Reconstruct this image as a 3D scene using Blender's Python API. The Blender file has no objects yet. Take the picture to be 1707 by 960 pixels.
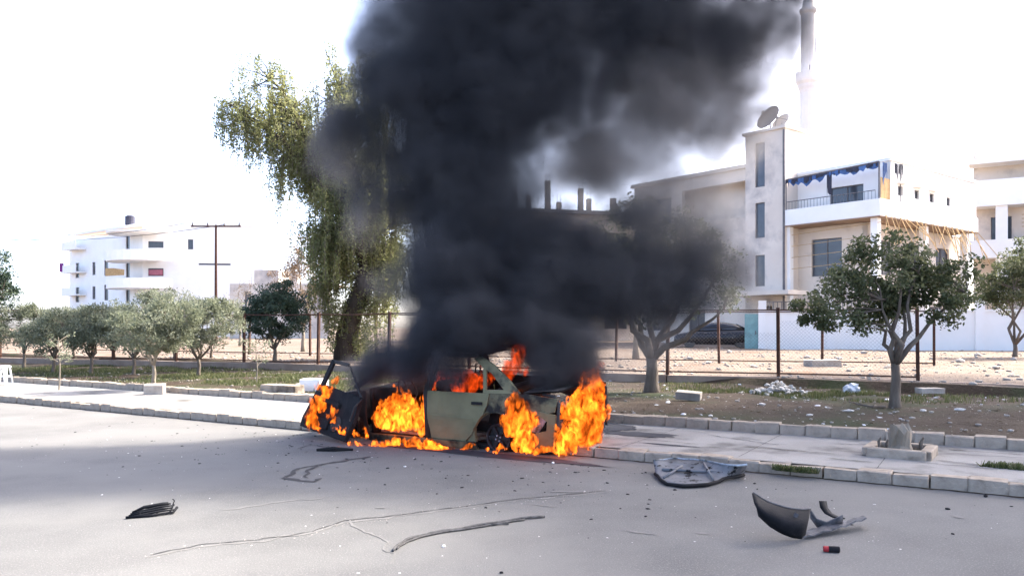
import bpy, bmesh, math, random
import numpy as np
from mathutils import Vector, Matrix, noise as mnoise
R = math.radians
random.seed(7)
rng = np.random.default_rng(7)
scn = bpy.context.scene
C = scn.collection

# ------------------------------------------------------------------ camera, sky, sun, exposure
F, HC, HY, CX = 1330.0, 1.6, 545.0, 853.5          # focal length in photo pixels, eye height, horizon row, centre column
cam_d = bpy.data.cameras.new('camera')
cam = bpy.data.objects.new('camera', cam_d)
C.objects.link(cam)
cam.location = (0, 0, HC)
cam.rotation_euler = (R(90), 0, 0)
cam_d.sensor_width = 36
cam_d.lens = F / 1707 * 36
cam_d.shift_y = (HY - 480) / 1707
cam_d.clip_end = 3000
scn.camera = cam

TO_SUN = Vector((0.62, 0.40, 0.68)).normalized()
world = bpy.data.worlds.new('World')
scn.world = world
world.use_nodes = True
wn = world.node_tree
bg = wn.nodes['Background']
sky = wn.nodes.new('ShaderNodeTexSky')
sky.sky_type = 'NISHITA'
sky.sun_disc = False
sky.sun_elevation = math.asin(TO_SUN.z)
sky.sun_rotation = math.atan2(TO_SUN.x, TO_SUN.y)
sky.air_density = 0.45
sky.dust_density = 3.0
sky.ozone_density = 0.3
wn.links.new(sky.outputs[0], bg.inputs[0])
bg.inputs[1].default_value = 0.15
sl = bpy.data.lights.new('sun', 'SUN')
sl.energy = 2.0
sl.angle = R(4.0)
sl.color = (1.0, 0.95, 0.87)
so = bpy.data.objects.new('sun', sl)
C.objects.link(so)
so.rotation_euler = TO_SUN.to_track_quat('Z', 'Y').to_euler()
so.location = (20, -10, 30)

scn.view_settings.view_transform = 'Standard'
scn.view_settings.look = 'None'
scn.view_settings.gamma = 1
scn.view_settings.exposure = 2.95
scn.cycles.use_denoising = True
scn.cycles.volume_bounces = 1
scn.cycles.max_bounces = 8
scn.cycles.diffuse_bounces = 3
scn.cycles.transparent_max_bounces = 16
scn.cycles.volume_step_rate = 1.0
scn.cycles.volume_max_steps = 256

# ------------------------------------------------------------------ helpers
def at(px, py, Y):
    return Vector(((px - CX) / F * Y, Y, HC - (py - HY) / F * Y))
def gnd(px, py, z=0.0):
    Y = F * (HC - z) / (py - HY)
    return Vector(((px - CX) / F * Y, Y, z))
K0 = Vector((0, 10.45)); KD = Vector((-0.854, 0.5203)); KN = Vector((0.5203, 0.854))
KANG = math.atan2(KD.y, KD.x)
def P(l, s, z=0.0):
    p = K0 + KD * l + KN * s
    return Vector((p.x, p.y, z))
def LS(x, y):
    d = Vector((x, y)) - K0
    return d.dot(KD), d.dot(KN)
def sstep(a, b, x):
    t = min(1, max(0, (x - a) / (b - a)))
    return t * t * (3 - 2 * t)

class MB:
    def __init__(s): s.v = []; s.f = []
    def add(s, vs, fs):
        o = len(s.v); s.v += [tuple(v) for v in vs]; s.f += [tuple(i + o for i in f) for f in fs]
        return s
    def box(s, c, size, M=None):
        c = Vector(c); x, y, z = [k / 2 for k in size]
        vs = [Vector((a * x, b * y, d * z)) for d in (-1, 1) for b in (-1, 1) for a in (-1, 1)]
        if M is not None: vs = [M @ v for v in vs]
        return s.add([c + v for v in vs], [(0, 2, 3, 1), (4, 5, 7, 6), (0, 1, 5, 4), (2, 6, 7, 3), (0, 4, 6, 2), (1, 3, 7, 5)])
    def tube(s, pts, rad, n=8, caps=True):
        pts = [Vector(p) for p in pts]
        if not hasattr(rad, '__len__'): rad = [rad] * len(pts)
        o = len(s.v); up = None
        for i, p in enumerate(pts):
            t = (pts[min(i + 1, len(pts) - 1)] - pts[max(i - 1, 0)])
            t = t.normalized() if t.length > 1e-9 else Vector((0, 0, 1))
            if up is None: up = t.orthogonal().normalized()
            a = (up - t * up.dot(t))
            a = a.normalized() if a.length > 1e-6 else t.orthogonal().normalized()
            up = a; b = t.cross(a)
            for k in range(n):
                q = 2 * math.pi * k / n
                s.v.append(tuple(p + (a * math.cos(q) + b * math.sin(q)) * rad[i]))
        for i in range(len(pts) - 1):
            for k in range(n):
                k2 = (k + 1) % n
                s.f.append((o + i * n + k, o + i * n + k2, o + (i + 1) * n + k2, o + (i + 1) * n + k))
        if caps:
            s.f.append(tuple(o + k for k in reversed(range(n))))
            s.f.append(tuple(o + (len(pts) - 1) * n + k for k in range(n)))
        return s
    def prism(s, poly, vec):
        """closed polygon of 3D points pushed along vec"""
        n = len(poly); vec = Vector(vec); poly = [Vector(p) for p in poly]
        return s.add(poly + [p + vec for p in poly],
                     [tuple(reversed(range(n))), tuple(range(n, 2 * n))] + [(i, (i + 1) % n, n + (i + 1) % n, n + i) for i in range(n)])
    def lathe(s, c, prof, n=16, M=None):
        c = Vector(c); o = len(s.v)
        for r, z in prof:
            for k in range(n):
                q = 2 * math.pi * k / n
                v = Vector((r * math.cos(q), r * math.sin(q), z))
                s.v.append(tuple(c + (M @ v if M is not None else v)))
        for i in range(len(prof) - 1):
            for k in range(n):
                k2 = (k + 1) % n
                s.f.append((o + i * n + k, o + i * n + k2, o + (i + 1) * n + k2, o + (i + 1) * n + k))
        s.f.append(tuple(o + k for k in reversed(range(n))))
        s.f.append(tuple(o + (len(prof) - 1) * n + k for k in range(n)))
        return s
    def build(s, name, mat, parent=None, smooth=False, bevel=0):
        me = bpy.data.meshes.new(name)
        me.from_pydata(s.v, [], s.f)
        bm = bmesh.new(); bm.from_mesh(me)
        if bevel:
            bmesh.ops.remove_doubles(bm, verts=bm.verts, dist=1e-5)
            bmesh.ops.bevel(bm, geom=[e for e in bm.edges if len(e.link_faces) == 2 and e.calc_face_angle(0) > 0.6], offset=bevel, segments=2, affect='EDGES', profile=0.5)
        bmesh.ops.recalc_face_normals(bm, faces=bm.faces)
        bm.to_mesh(me); bm.free()
        if smooth: me.shade_smooth()
        return link(name, me, mat, parent)

def link(name, me, mat, parent=None):
    o = bpy.data.objects.new(name, me)
    C.objects.link(o)
    if mat is not None and len(me.materials) == 0: me.materials.append(mat)
    if parent is not None: o.parent = parent
    return o
def tag(o, label=None, cat=None, group=None, kind=None):
    if label: o['label'] = label
    if cat: o['category'] = cat
    if group: o['group'] = group
    if kind: o['kind'] = kind
    return o
def empty(name, loc=(0, 0, 0), rz=0.0):
    o = bpy.data.objects.new(name, None)
    C.objects.link(o); o.location = loc; o.rotation_euler = (0, 0, rz); o.empty_display_size = 0.2
    return o
def copy_tree(o, parent=None):
    c = o.copy(); C.objects.link(c); c.parent = parent
    for ch in list(o.children): copy_tree(ch, c)
    return c
def fast_mesh(name, V, Q):
    """V (n,3) array, Q (m,4) or (m,3) array"""
    me = bpy.data.meshes.new(name)
    m, k = Q.shape
    me.vertices.add(len(V)); me.vertices.foreach_set('co', np.ascontiguousarray(V, dtype=np.float32).ravel())
    me.loops.add(m * k); me.loops.foreach_set('vertex_index', np.ascontiguousarray(Q, dtype=np.int32).ravel())
    me.polygons.add(m); me.polygons.foreach_set('loop_start', np.arange(0, m * k, k, dtype=np.int32))
    me.update(calc_edges=True); me.validate()
    return me

# ------------------------------------------------------------------ materials
def new_mat(name):
    m = bpy.data.materials.new(name); m.use_nodes = True
    return m, m.node_tree, m.node_tree.nodes['Principled BSDF']
def mat(name, c1, c2=None, scale=3.0, rough=0.85, bump=0.0, bscale=None, metal=0.0, detail=8, stain=None, sscale=0.7, spos=(0.5, 0.65), fine=None, spec=0.12, coord='Object', dist=0.02, stretch=(1, 1, 1)):
    m, nt, b = new_mat(name); N = nt.nodes; L = nt.links
    tc = N.new('ShaderNodeTexCoord'); mp = N.new('ShaderNodeMapping'); mp.inputs['Scale'].default_value = stretch
    L.new(tc.outputs[coord], mp.inputs[0])
    def nz(s, d=detail, r=0.6):
        n = N.new('ShaderNodeTexNoise'); n.inputs['Scale'].default_value = s; n.inputs['Detail'].default_value = d; n.inputs['Roughness'].default_value = r
        L.new(mp.outputs[0], n.inputs['Vector']); return n.outputs[0]
    def ramp(src, a, bb):
        r = N.new('ShaderNodeMapRange'); r.inputs[1].default_value = a; r.inputs[2].default_value = bb
        L.new(src, r.inputs[0]); return r.outputs[0]
    def mix(fac, a, bb):
        x = N.new('ShaderNodeMix'); x.data_type = 'RGBA'
        L.new(fac, x.inputs[0])
        for i, k in ((6, a), (7, bb)):
            if isinstance(k, tuple): x.inputs[i].default_value = (*k, 1)
            else: L.new(k, x.inputs[i])
        return x.outputs[2]
    c2 = c2 or tuple(0.75 * k for k in c1)
    col = mix(ramp(nz(scale), 0.35, 0.65), c1, c2)
    if fine: col = mix(ramp(nz(fine[0], 3), fine[2], fine[3]), col, fine[1])
    if stain: col = mix(ramp(nz(sscale, 6), *spos), col, stain)
    L.new(col, b.inputs['Base Color'])
    b.inputs['Roughness'].default_value = rough; b.inputs['Metallic'].default_value = metal
    b.inputs['Specular IOR Level'].default_value = spec
    if bump:
        bp = N.new('ShaderNodeBump'); bp.inputs['Strength'].default_value = bump; bp.inputs['Distance'].default_value = dist
        L.new(nz(bscale or scale * 8), bp.inputs['Height']); L.new(bp.outputs[0], b.inputs['Normal'])
    return m

M = {}
M['asphalt'] = mat('asphalt', (0.105, 0.102, 0.096), (0.142, 0.138, 0.129), 0.7, 0.9, 0.5, 90, fine=(70, (0.20, 0.192, 0.178), 0.54, 0.7), stain=(0.155, 0.149, 0.137), sscale=0.3, spos=(0.48, 0.66), dist=0.006)
M['pavement'] = mat('pavement_concrete', (0.235, 0.22, 0.20), (0.30, 0.285, 0.26), 1.2, 0.9, 0.6, 40, stain=(0.085, 0.08, 0.072), sscale=1.3, spos=(0.53, 0.72), fine=(60, (0.19, 0.175, 0.16), .55, .7), dist=0.01)
M['kerb'] = mat('kerb_stone', (0.36, 0.30, 0.235), (0.24, 0.195, 0.15), 5, 0.9, 0.6, 30, stain=(0.085, 0.07, 0.055), sscale=2.6, spos=(0.48, 0.68), dist=0.02)
M['soil'] = mat('garden_soil', (0.034, 0.023, 0.015), (0.062, 0.045, 0.031), 0.9, 0.95, 1.0, 14, fine=(20, (0.13, 0.10, 0.078), 0.60, 0.74), stain=(0.030, 0.038, 0.016), sscale=0.35, spos=(0.5, 0.62), dist=0.05)
M['sunlit_lot_dirt'] = mat('sunlit_lot_dirt', (0.135, 0.098, 0.072), (0.185, 0.145, 0.112), 0.7, 0.95, 1.0, 12, fine=(18, (0.30, 0.255, 0.21), 0.57, 0.72), stain=(0.15, 0.085, 0.05), sscale=0.5, spos=(0.55, 0.7), dist=0.05)
M['concrete'] = mat('old_concrete', (0.33, 0.30, 0.26), (0.22, 0.19, 0.16), 2.5, 0.9, 0.5, 25)
M['low_wall'] = mat('dusty_brown_wall', (0.22, 0.16, 0.12), (0.30, 0.24, 0.19), 2.0, 0.95, 0.7, 14)
M['rust'] = mat('rusty_steel', (0.055, 0.03, 0.022), (0.09, 0.045, 0.03), 9, 0.8, 0.3, 60)
M['wire'] = mat('galvanised_wire', (0.16, 0.14, 0.125), None, 9, 0.6)
M['stone'] = mat('pale_stone', (0.42, 0.38, 0.33), (0.30, 0.26, 0.22), 5, 0.95, 0.5, 30)
M['white_wall'] = mat('white_render', (0.86, 0.83, 0.78), (0.80, 0.77, 0.72), 0.6, 0.9, 0.15, 30)
M['cream_wall'] = mat('cream_render', (0.70, 0.61, 0.51), (0.62, 0.53, 0.44), 0.5, 0.9, 0.2, 25, stain=(0.40, 0.35, 0.31), sscale=0.35)
M['soffit'] = mat('brown_soffit', (0.34, 0.24, 0.17), (0.26, 0.18, 0.13), 1.5, 0.9)
M['glass'] = mat('dark_glass', (0.05, 0.055, 0.065), None, 2, 0.15, spec=.5)
M['frame'] = mat('grey_frame', (0.16, 0.15, 0.15), None, 5, 0.6)
M['pink'] = mat('pink_cloth', (0.45, 0.16, 0.2), None, 5, 0.9)
M['purple'] = mat('purple_cloth', (0.22, 0.05, 0.2), None, 5, 0.9)
M['ochre'] = mat('ochre_cloth', (0.5, 0.33, 0.16), None, 5, 0.9)
M['blue'] = mat('blue_tarp', (0.09, 0.17, 0.36), (0.05, 0.09, 0.2), 3, 0.7)
M['tarp'] = mat('dark_tarp', (0.06, 0.06, 0.08), None, 3, 0.8)
M['teal'] = mat('teal_paint', (0.22, 0.38, 0.37), None, 3, 0.7)
M['minaret'] = mat('minaret_stone', (0.80, 0.74, 0.68), (0.72, 0.66, 0.60), 0.8, 0.9, 0.2, 20)
M['dish'] = mat('dish_grey', (0.07, 0.07, 0.08), None, 3, 0.6)
M['bark'] = mat('bark', (0.11, 0.085, 0.065), (0.17, 0.14, 0.11), 6, 0.95, 0.9, 22, stretch=(1, 1, 0.3), dist=0.03)
M['bark_dark'] = mat('dark_bark', (0.045, 0.034, 0.026), (0.085, 0.066, 0.05), 6, 0.95, 1.0, 16, stretch=(1, 1, 0.3), dist=0.05)
M['bark_pale'] = mat('pale_bark', (0.27, 0.23, 0.18), (0.19, 0.16, 0.12), 6, 0.95, 0.7, 22, stretch=(1, 1, 0.3))
M['plastic_white'] = mat('white_plastic', (0.78, 0.78, 0.77), None, 2, 0.45)
M['plastic_black'] = mat('black_plastic', (0.008, 0.009, 0.011), (0.014, 0.014, 0.016), 8, 0.8, 0.2, 60, stain=(0.03, 0.03, 0.03), sscale=7, spos=(0.6, 0.85), spec=.1)
M['plastic_edge'] = mat('scuffed_grey_plastic', (0.12, 0.12, 0.125), (0.05, 0.05, 0.055), 14, 0.6, 0.3, 50)
M['rubber'] = mat('dusty_rubber', (0.05, 0.048, 0.046), (0.11, 0.105, 0.10), 22, 0.9, 0.3, 60)
M['hood'] = mat('burnt_bonnet', (0.15, 0.152, 0.16), (0.09, 0.092, 0.097), 5, 0.7, 0.4, 18, stain=(0.012, 0.012, 0.013), sscale=11, spos=(0.57, 0.62))
M['paint'] = mat('scorched_olive_paint', (0.175, 0.16, 0.09), (0.14, 0.13, 0.075), 3, 0.6, 0.25, 6, stain=(0.05, 0.045, 0.035), sscale=2.2, spos=(0.60, 0.85), dist=0.03)
M['scorched'] = mat('sooty_olive_paint', (0.16, 0.145, 0.085), (0.12, 0.11, 0.065), 3, 0.65, 0.4, 8, stain=(0.022, 0.02, 0.018), sscale=3.0, spos=(0.46, 0.60), dist=0.03)
M['burnt'] = mat('burnt_steel', (0.028, 0.026, 0.026), (0.05, 0.045, 0.042), 4, 0.8, 0.4, 20, stain=(0.14, 0.135, 0.10), sscale=3, spos=(0.66, 0.8))
M['soot'] = mat('soot_black', (0.012, 0.012, 0.013), (0.022, 0.021, 0.021), 5, 0.9, 0.4, 25)
M['zinc'] = mat('bare_zinc', (0.32, 0.36, 0.40), (0.18, 0.19, 0.2), 9, 0.5, 0.5, 20, stain=(0.06, 0.06, 0.05), sscale=8, spos=(0.5, 0.65))
M['rim'] = mat('burnt_rim', (0.02, 0.02, 0.021), (0.035, 0.034, 0.034), 12, 0.6, 0.3, 40, metal=0.3)
M['carpaint'] = mat('black_car_paint', (0.012, 0.012, 0.016), None, 2, 0.25, spec=.4)
M['red_lens'] = mat('red_lens', (0.5, 0.03, 0.05), None, 4, 0.3)
M['plate'] = mat('white_plate', (0.7, 0.7, 0.7), None, 4, 0.5)
M['crack'] = mat('road_tar', (0.045, 0.043, 0.042), (0.07, 0.066, 0.062), 14, 0.9)
M['dust'] = mat('pale_dust', (0.175, 0.168, 0.155), (0.145, 0.14, 0.128), 8, 0.95)
M['ash'] = mat('wet_soot', (0.03, 0.03, 0.036), (0.055, 0.055, 0.06), 2.5, 0.75)
M['bag'] = mat('thin_plastic_bag', (0.62, 0.65, 0.68), (0.48, 0.5, 0.55), 9, 0.4)
M['red_plastic'] = mat('red_plastic', (0.30, 0.03, 0.035), None, 9, 0.5)

def leaf_mat(name, ca, cb, cc, trans=0.35):
    m, nt, b = new_mat(name); N = nt.nodes; L = nt.links
    a = N.new('ShaderNodeAttribute'); a.attribute_name = 'v'
    r = N.new('ShaderNodeValToRGB')
    r.color_ramp.elements[0].color = (*ca, 1); r.color_ramp.elements[1].color = (*cc, 1)
    e = r.color_ramp.elements.new(0.5); e.color = (*cb, 1)
    L.new(a.outputs['Fac'], r.inputs[0])
    L.new(r.outputs[0], b.inputs['Base Color']); b.inputs['Roughness'].default_value = 0.55; b.inputs['Specular IOR Level'].default_value = .2
    t = N.new('ShaderNodeBsdfTranslucent'); L.new(r.outputs[0], t.inputs[0])
    mx = N.new('ShaderNodeMixShader'); mx.inputs[0].default_value = trans
    L.new(b.outputs[0], mx.inputs[1]); L.new(t.outputs[0], mx.inputs[2])
    L.new(mx.outputs[0], N['Material Output'].inputs[0])
    return m
M['leaf_olive'] = leaf_mat('olive_leaves', (0.11, 0.125, 0.075), (0.165, 0.18, 0.115), (0.27, 0.28, 0.20), .45)
M['leaf_dark'] = leaf_mat('dark_leaves', (0.035, 0.055, 0.035), (0.05, 0.075, 0.045), (0.09, 0.115, 0.07), 0.2)
M['leaf_green'] = leaf_mat('green_leaves', (0.055, 0.066, 0.03), (0.085, 0.10, 0.046), (0.19, 0.19, 0.10), 0.4)
M['leaf_pepper'] = leaf_mat('pepper_leaves', (0.15, 0.165, 0.06), (0.21, 0.22, 0.09), (0.31, 0.30, 0.15), 0.6)
M['leaf_dry'] = leaf_mat('dry_leaves', (0.20, 0.14, 0.09), (0.27, 0.19, 0.12), (0.34, 0.26, 0.19), 0.3)
M['grass'] = leaf_mat('short_grass', (0.06, 0.075, 0.025), (0.09, 0.105, 0.04), (0.16, 0.15, 0.075), 0.3)

# ------------------------------------------------------------------ ground, road, pavement
PAV_Z, PAV_W, GAR_Z = 0.115, 2.48, 0.22
FENCE = [Vector(p) for p in ((10.5, 16.35), (8.93, 17.55), (6.33, 18.95), (3.85, 19.75), (1.3, 21.1), (-1.2, 22.5), (-3.7, 23.9), (-6.15, 25.3), (-8.9, 26.5), (-11.6, 27.55), (-14.3, 28.6), (-17.0, 29.65), (-19.7, 30.7), (-22.4, 31.75))]
WALL_Z = 0.42
def fence_s(l):
    return 10.1
def terr(l, s):
    z = GAR_Z if s > PAV_W + .1 else PAV_Z - .03
    p = Vector((l, s, 0))
    z += 0.05 * sstep(2.7, 4.5, s) * (mnoise.noise(p * 0.55) + 0.6 * mnoise.noise(p * 1.7 + Vector((3, 1, 0))))
    # the mound round the tree on the right
    z += 0.09 * math.exp(-(((l + 6.2) / 1.6) ** 2 + ((s - 6.0) / 1.3) ** 2))
    k = sstep(9.95, 10.25, s)
    z2 = 0.40 + 0.05 * mnoise.noise(p * 0.35) + 0.025 * mnoise.noise(p * 1.6) + 0.0012 * (s - 10)
    z2 += 0.12 * math.exp(-((s - 13.5) / 2.2) ** 2) * max(0, mnoise.noise(p * 0.4 + Vector((9, 0, 0))))
    if s > 60: z2 = 0.46
    return z * (1 - k) + z2 * k

def strip(name, l0, l1, s0, s1, z, m):
    mb = MB(); mb.add([P(l0, s0, z), P(l1, s0, z), P(l1, s1, z), P(l0, s1, z)], [(0, 1, 2, 3)])
    return tag(mb.build(name, m), kind='structure')
road = strip('road', -400, 400, -400, 2.7, 0.0, M['asphalt'])
pav = strip('pavement', -150, 150, 0.12, PAV_W + 0.05, PAV_Z, M['pavement'])

ls = np.unique(np.concatenate([np.linspace(-600, -40, 15), np.arange(-40, -14, 0.8), np.arange(-14, 22, 0.22), np.arange(22, 50, 0.8), np.linspace(50, 600, 15)]))
ss = np.unique(np.concatenate([[PAV_W - .05, PAV_W + .07, PAV_W + .13], np.arange(PAV_W + 0.2, 10, 0.2), np.arange(10, 15, 0.2), np.arange(15, 34, 0.6), np.arange(34, 62, 2.0), np.linspace(62, 900, 12)]))
V = []; Q = []
for l in ls:
    for s in ss: V.append(tuple(P(l, s, terr(l, s))))
n = len(ss)
for i in range(len(ls) - 1):
    for j in range(n - 1): Q.append((i * n + j, (i + 1) * n + j, (i + 1) * n + j + 1, i * n + j + 1))
gme = fast_mesh('ground', np.array(V), np.array(Q)); gme.shade_smooth()
ground = tag(link('ground', gme, M['soil']), kind='structure')
gme.materials.append(M['sunlit_lot_dirt'])            # rubble dust beyond the footing wall, its tan lifted with painted-in sunlight
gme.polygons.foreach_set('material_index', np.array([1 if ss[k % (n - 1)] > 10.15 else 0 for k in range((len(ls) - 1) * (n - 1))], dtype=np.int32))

# kerb stones: each its own object, sharing a few meshes
def stone_mesh(name, L_, W_, H_, seed, m, rough=0.008):
    r = random.Random(seed)
    bm = bmesh.new(); bmesh.ops.create_cube(bm, size=1)
    for v in bm.verts: v.co = Vector((v.co.x * L_, v.co.y * W_, v.co.z * H_))
    bmesh.ops.bevel(bm, geom=list(bm.edges), offset=min(L_, W_, H_) * 0.06, segments=1, affect='EDGES')
    for v in bm.verts: v.co += Vector((r.uniform(-1, 1), r.uniform(-1, 1), r.uniform(-1, 1))) * rough
    me = bpy.data.meshes.new(name); bm.to_mesh(me); bm.free(); me.materials.append(m)
    return me
KL = 0.335
near = [stone_mesh('kerb_stone', KL - 0.001, 0.20, 0.30, i, M['kerb'], 0.009) for i in range(6)]
back = [stone_mesh('kerb_stone', KL - 0.002, 0.16, 0.30, 20 + i, M['kerb'], 0.011) for i in range(6)]
r_ = random.Random(3)
for i in range(-39, 110):
    l = i * KL
    for (meshes, s, top) in ((near, 0.1, PAV_Z + 0.012), (back, PAV_W + 0.06, GAR_Z + 0.035)):
        if meshes is back and (r_.random() < 0.02): continue
        o = bpy.data.objects.new('kerb_stone', r_.choice(meshes)); C.objects.link(o)
        o.location = P(l, s + r_.uniform(-.012, .012), top - 0.15 + r_.uniform(-.022, .008))
        o.rotation_euler = (r_.uniform(-.06, .06), r_.uniform(-.035, .035), KANG + r_.uniform(-.03, .03))
        o.parent = pav if meshes is near else ground
# soot washed over the pavement beside the car, cracks and joints in the pavement
def blotch(name, c, rx, ry, ang, z, m, parent, seed, n=40, jag=0.35):
    r = random.Random(seed); mb = MB(); pts = []
    ca, sa = math.cos(ang), math.sin(ang)
    for k in range(n):
        q = 2 * math.pi * k / n
        w = 1 + jag * (mnoise.noise(Vector((math.cos(q) * 2 + seed, math.sin(q) * 2, seed * .7))) + .6 * mnoise.noise(Vector((math.cos(q) * 6 + seed, math.sin(q) * 6, 4))))
        x, y = rx * w * math.cos(q), ry * w * math.sin(q)
        pts.append(Vector((c.x + x * ca - y * sa, c.y + x * sa + y * ca, z)))
    mb.add([Vector((c.x, c.y, z))] + pts, [(0, 1 + k, 1 + (k + 1) % n) for k in range(n)])
    return mb.build(name, m, parent)
def crack_strip(name, pts, w, m, parent, z, seed, wob=0.02, step=0.06):
    r = random.Random(seed); out = []
    pts = [Vector(p) for p in pts]
    for a, b in zip(pts, pts[1:]):
        k = max(2, int((b - a).length / step))
        for i in range(k): out.append(a.lerp(b, i / k))
    out.append(pts[-1]); L_ = []; Rr = []
    for i, p in enumerate(out):
        t = (out[min(i + 1, len(out) - 1)] - out[max(i - 1, 0)]).normalized(); nn = Vector((-t.y, t.x, 0))
        off = wob * (mnoise.noise(Vector((i * .35, seed, 0))) * 1.5 + r.uniform(-.4, .4))
        ww = w * (0.35 + 0.9 * abs(mnoise.noise(Vector((i * .21, seed + 9, 0)))) + r.uniform(0, .4)) * (0.3 if i in (0, len(out) - 1) else 1)
        c = p + nn * off
        L_.append(Vector((c.x + nn.x * ww / 2, c.y + nn.y * ww / 2, z))); Rr.append(Vector((c.x - nn.x * ww / 2, c.y - nn.y * ww / 2, z)))
    k = len(out); mb = MB()
    mb.add(L_ + Rr, [(i, i + 1, k + i + 1, k + i) for i in range(k - 1)])
    return mb.build(name, m, parent)
blotch('soot_stain', gnd(1065, 724, PAV_Z), 0.62, 0.22, KANG, PAV_Z + .004, M['ash'], pav, 5)
blotch('soot_stain', gnd(1010, 712, PAV_Z), 0.5, 0.4, KANG, PAV_Z + .008, M['ash'], pav, 8)
blotch('soot_stain', gnd(1120, 742, PAV_Z), 0.35, 0.05, KANG, PAV_Z + .005, M['ash'], pav, 9)
for k, (a, b, w) in enumerate((((1010, 742), (1180, 745), .02), ((1180, 725), (1300, 742), .03), ((1240, 742), (1330, 752), .03), ((1390, 740), (1470, 742), .03), ((1420, 757), (1480, 764), .02), ((1560, 768), (1707, 782), .04), ((1600, 758), (1707, 764), .03), ((1060, 715), (1200, 722), .02))):
    crack_strip('crack', [gnd(*a, PAV_Z), gnd(*b, PAV_Z)], w, M['ash'], pav, PAV_Z + .004 + .001 * k, k)
r_ = random.Random(44)
for k in range(26):
    l = r_.uniform(-13, 1); sq = r_.uniform(.35, 2.3)
    crack_strip('crack', [P(l, sq), P(l + r_.uniform(.3, 1.3), sq + r_.uniform(-.12, .12))], r_.uniform(.012, .04), M['ash'] if k % 2 else M['soil'], pav, PAV_Z + .006 + .0002 * k, 100 + k)
for i in range(-12, 24):      # transverse joints
    l = i * 1.45
    crack_strip('joint', [P(l, 0.2), P(l + .02, PAV_W)], .011, M['crack'], pav, PAV_Z + .0035, 30 + i, .004)
# road: the long crack with pale dust along it, second seam, tar patch trail
cr = [gnd(*p) for p in ((250, 925), (330, 908), (430, 900), (520, 886), (575, 868), (650, 860), (760, 846), (860, 832), (930, 826), (1010, 818))]
crack_strip('road_crack', cr, .022, M['crack'], road, .004, 3, .03)
crack_strip('dust_line', [p + Vector((.0, -.05, 0)) for p in cr], .05, M['dust'], road, .0025, 4, .05)
crack_strip('dust_line', [gnd(*p) for p in ((370, 850), (430, 842), (480, 835), (545, 828))], .06, M['dust'], road, .003, 6, .05)
crack_strip('dust_line', [gnd(*p) for p in ((575, 868), (640, 900), (660, 940))], .03, M['dust'], road, .0035, 7, .05)
r_ = random.Random(12)
for k in range(7):
    p = gnd(r_.uniform(500, 1700), r_.uniform(770, 950))
    blotch('dust_patch', p, r_.uniform(.03, .16), r_.uniform(.012, .05), r_.uniform(-.5, .3), .0042 + k * .0001, M['dust'], road, k + 60, 20, .7)
tr = [gnd(*p) for p in ((618, 761), (575, 768), (530, 775), (497, 781), (486, 790), (476, 797), (500, 801), (523, 803), (535, 797))]
crack_strip('fluid_trail', tr, .085, M['crack'], road, .005, 71, .03)
crack_strip('fluid_trail', [gnd(*p) for p in ((530, 776), (512, 785), (508, 793), (516, 797))], .07, M['crack'], road, .0055, 72, .03)
crack_strip('fluid_trail', [gnd(*p) for p in ((495, 748), (512, 743), (530, 742), (545, 747))], .035, M['crack'], road, .005, 73, .03)
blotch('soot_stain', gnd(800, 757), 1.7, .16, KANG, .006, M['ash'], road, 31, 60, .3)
crack_strip('gutter_dirt', [P(l, -0.03) for l in range(-18, 40)], .07, M['soil'], road, .0045, 75, .03)

# ------------------------------------------------------------------ buildings
def wall_open(mb, o, u, W, H, th, holes, up=Vector((0, 0, 1))):
    """a wall slab from corner o along u (unit), W wide, H high, th thick (towards inside = u x up reversed), with rectangular openings (x0,x1,z0,z1)"""
    o = Vector(o); u = Vector(u); nrm = u.cross(up)          # nrm: outward
    xs = sorted({0, W, *[h[0] for h in holes], *[h[1] for h in holes]}); zs = sorted({0, H, *[h[2] for h in holes], *[h[3] for h in holes]})
    pt = lambda x, z, d: o + u * x + up * z - nrm * d
    for a, b in zip(xs, xs[1:]):
        for c, d in zip(zs, zs[1:]):
            if any(h[0] <= a and b <= h[1] and h[2] <= c and d <= h[3] for h in holes): continue
            mb.add([pt(a, c, 0), pt(b, c, 0), pt(b, d, 0), pt(a, d, 0)], [(0, 1, 2, 3)])
            mb.add([pt(a, c, th), pt(b, c, th), pt(b, d, th), pt(a, d, th)], [(3, 2, 1, 0)])
    for (a, b, c, d) in list(holes) + [(0, W, 0, H)]:
        q = [(a, c), (b, c), (b, d), (a, d)]
        for (p1, p2) in zip(q, q[1:] + q[:1]):
            mb.add([pt(*p1, 0), pt(*p2, 0), pt(*p2, th), pt(*p1, th)], [(0, 1, 2, 3)])
def window(parent, o, u, x0, x1, z0, z1, depth=0.14, mull=2, glass='glass', frame='frame', fw=0.06):
    o = Vector(o); u = Vector(u); up = Vector((0, 0, 1)); nrm = u.cross(up)
    ang = math.atan2(u.y, u.x); Mx = Matrix.Rotation(ang, 3, 'Z')
    c = lambda x, z: o + u * x + up * z - nrm * depth
    mb = MB()
    for z in (z0 + fw / 2, z1 - fw / 2): mb.box(c((x0 + x1) / 2, z), (x1 - x0, 0.07, fw), Mx)
    for k in range(mull + 1):
        x = x0 + fw / 2 + (x1 - x0 - fw) * k / mull
        mb.box(c(x, (z0 + z1) / 2), (fw, 0.066, z1 - z0 - 2 * fw), Mx)
    w = mb.build('window', M[frame], parent)
    g = MB(); g.box(c((x0 + x1) / 2, (z0 + z1) / 2) - nrm * .01, (x1 - x0 - .02, 0.012, z1 - z0 - .02), Mx)
    g.build('pane', M[glass], w)
    return w
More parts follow.
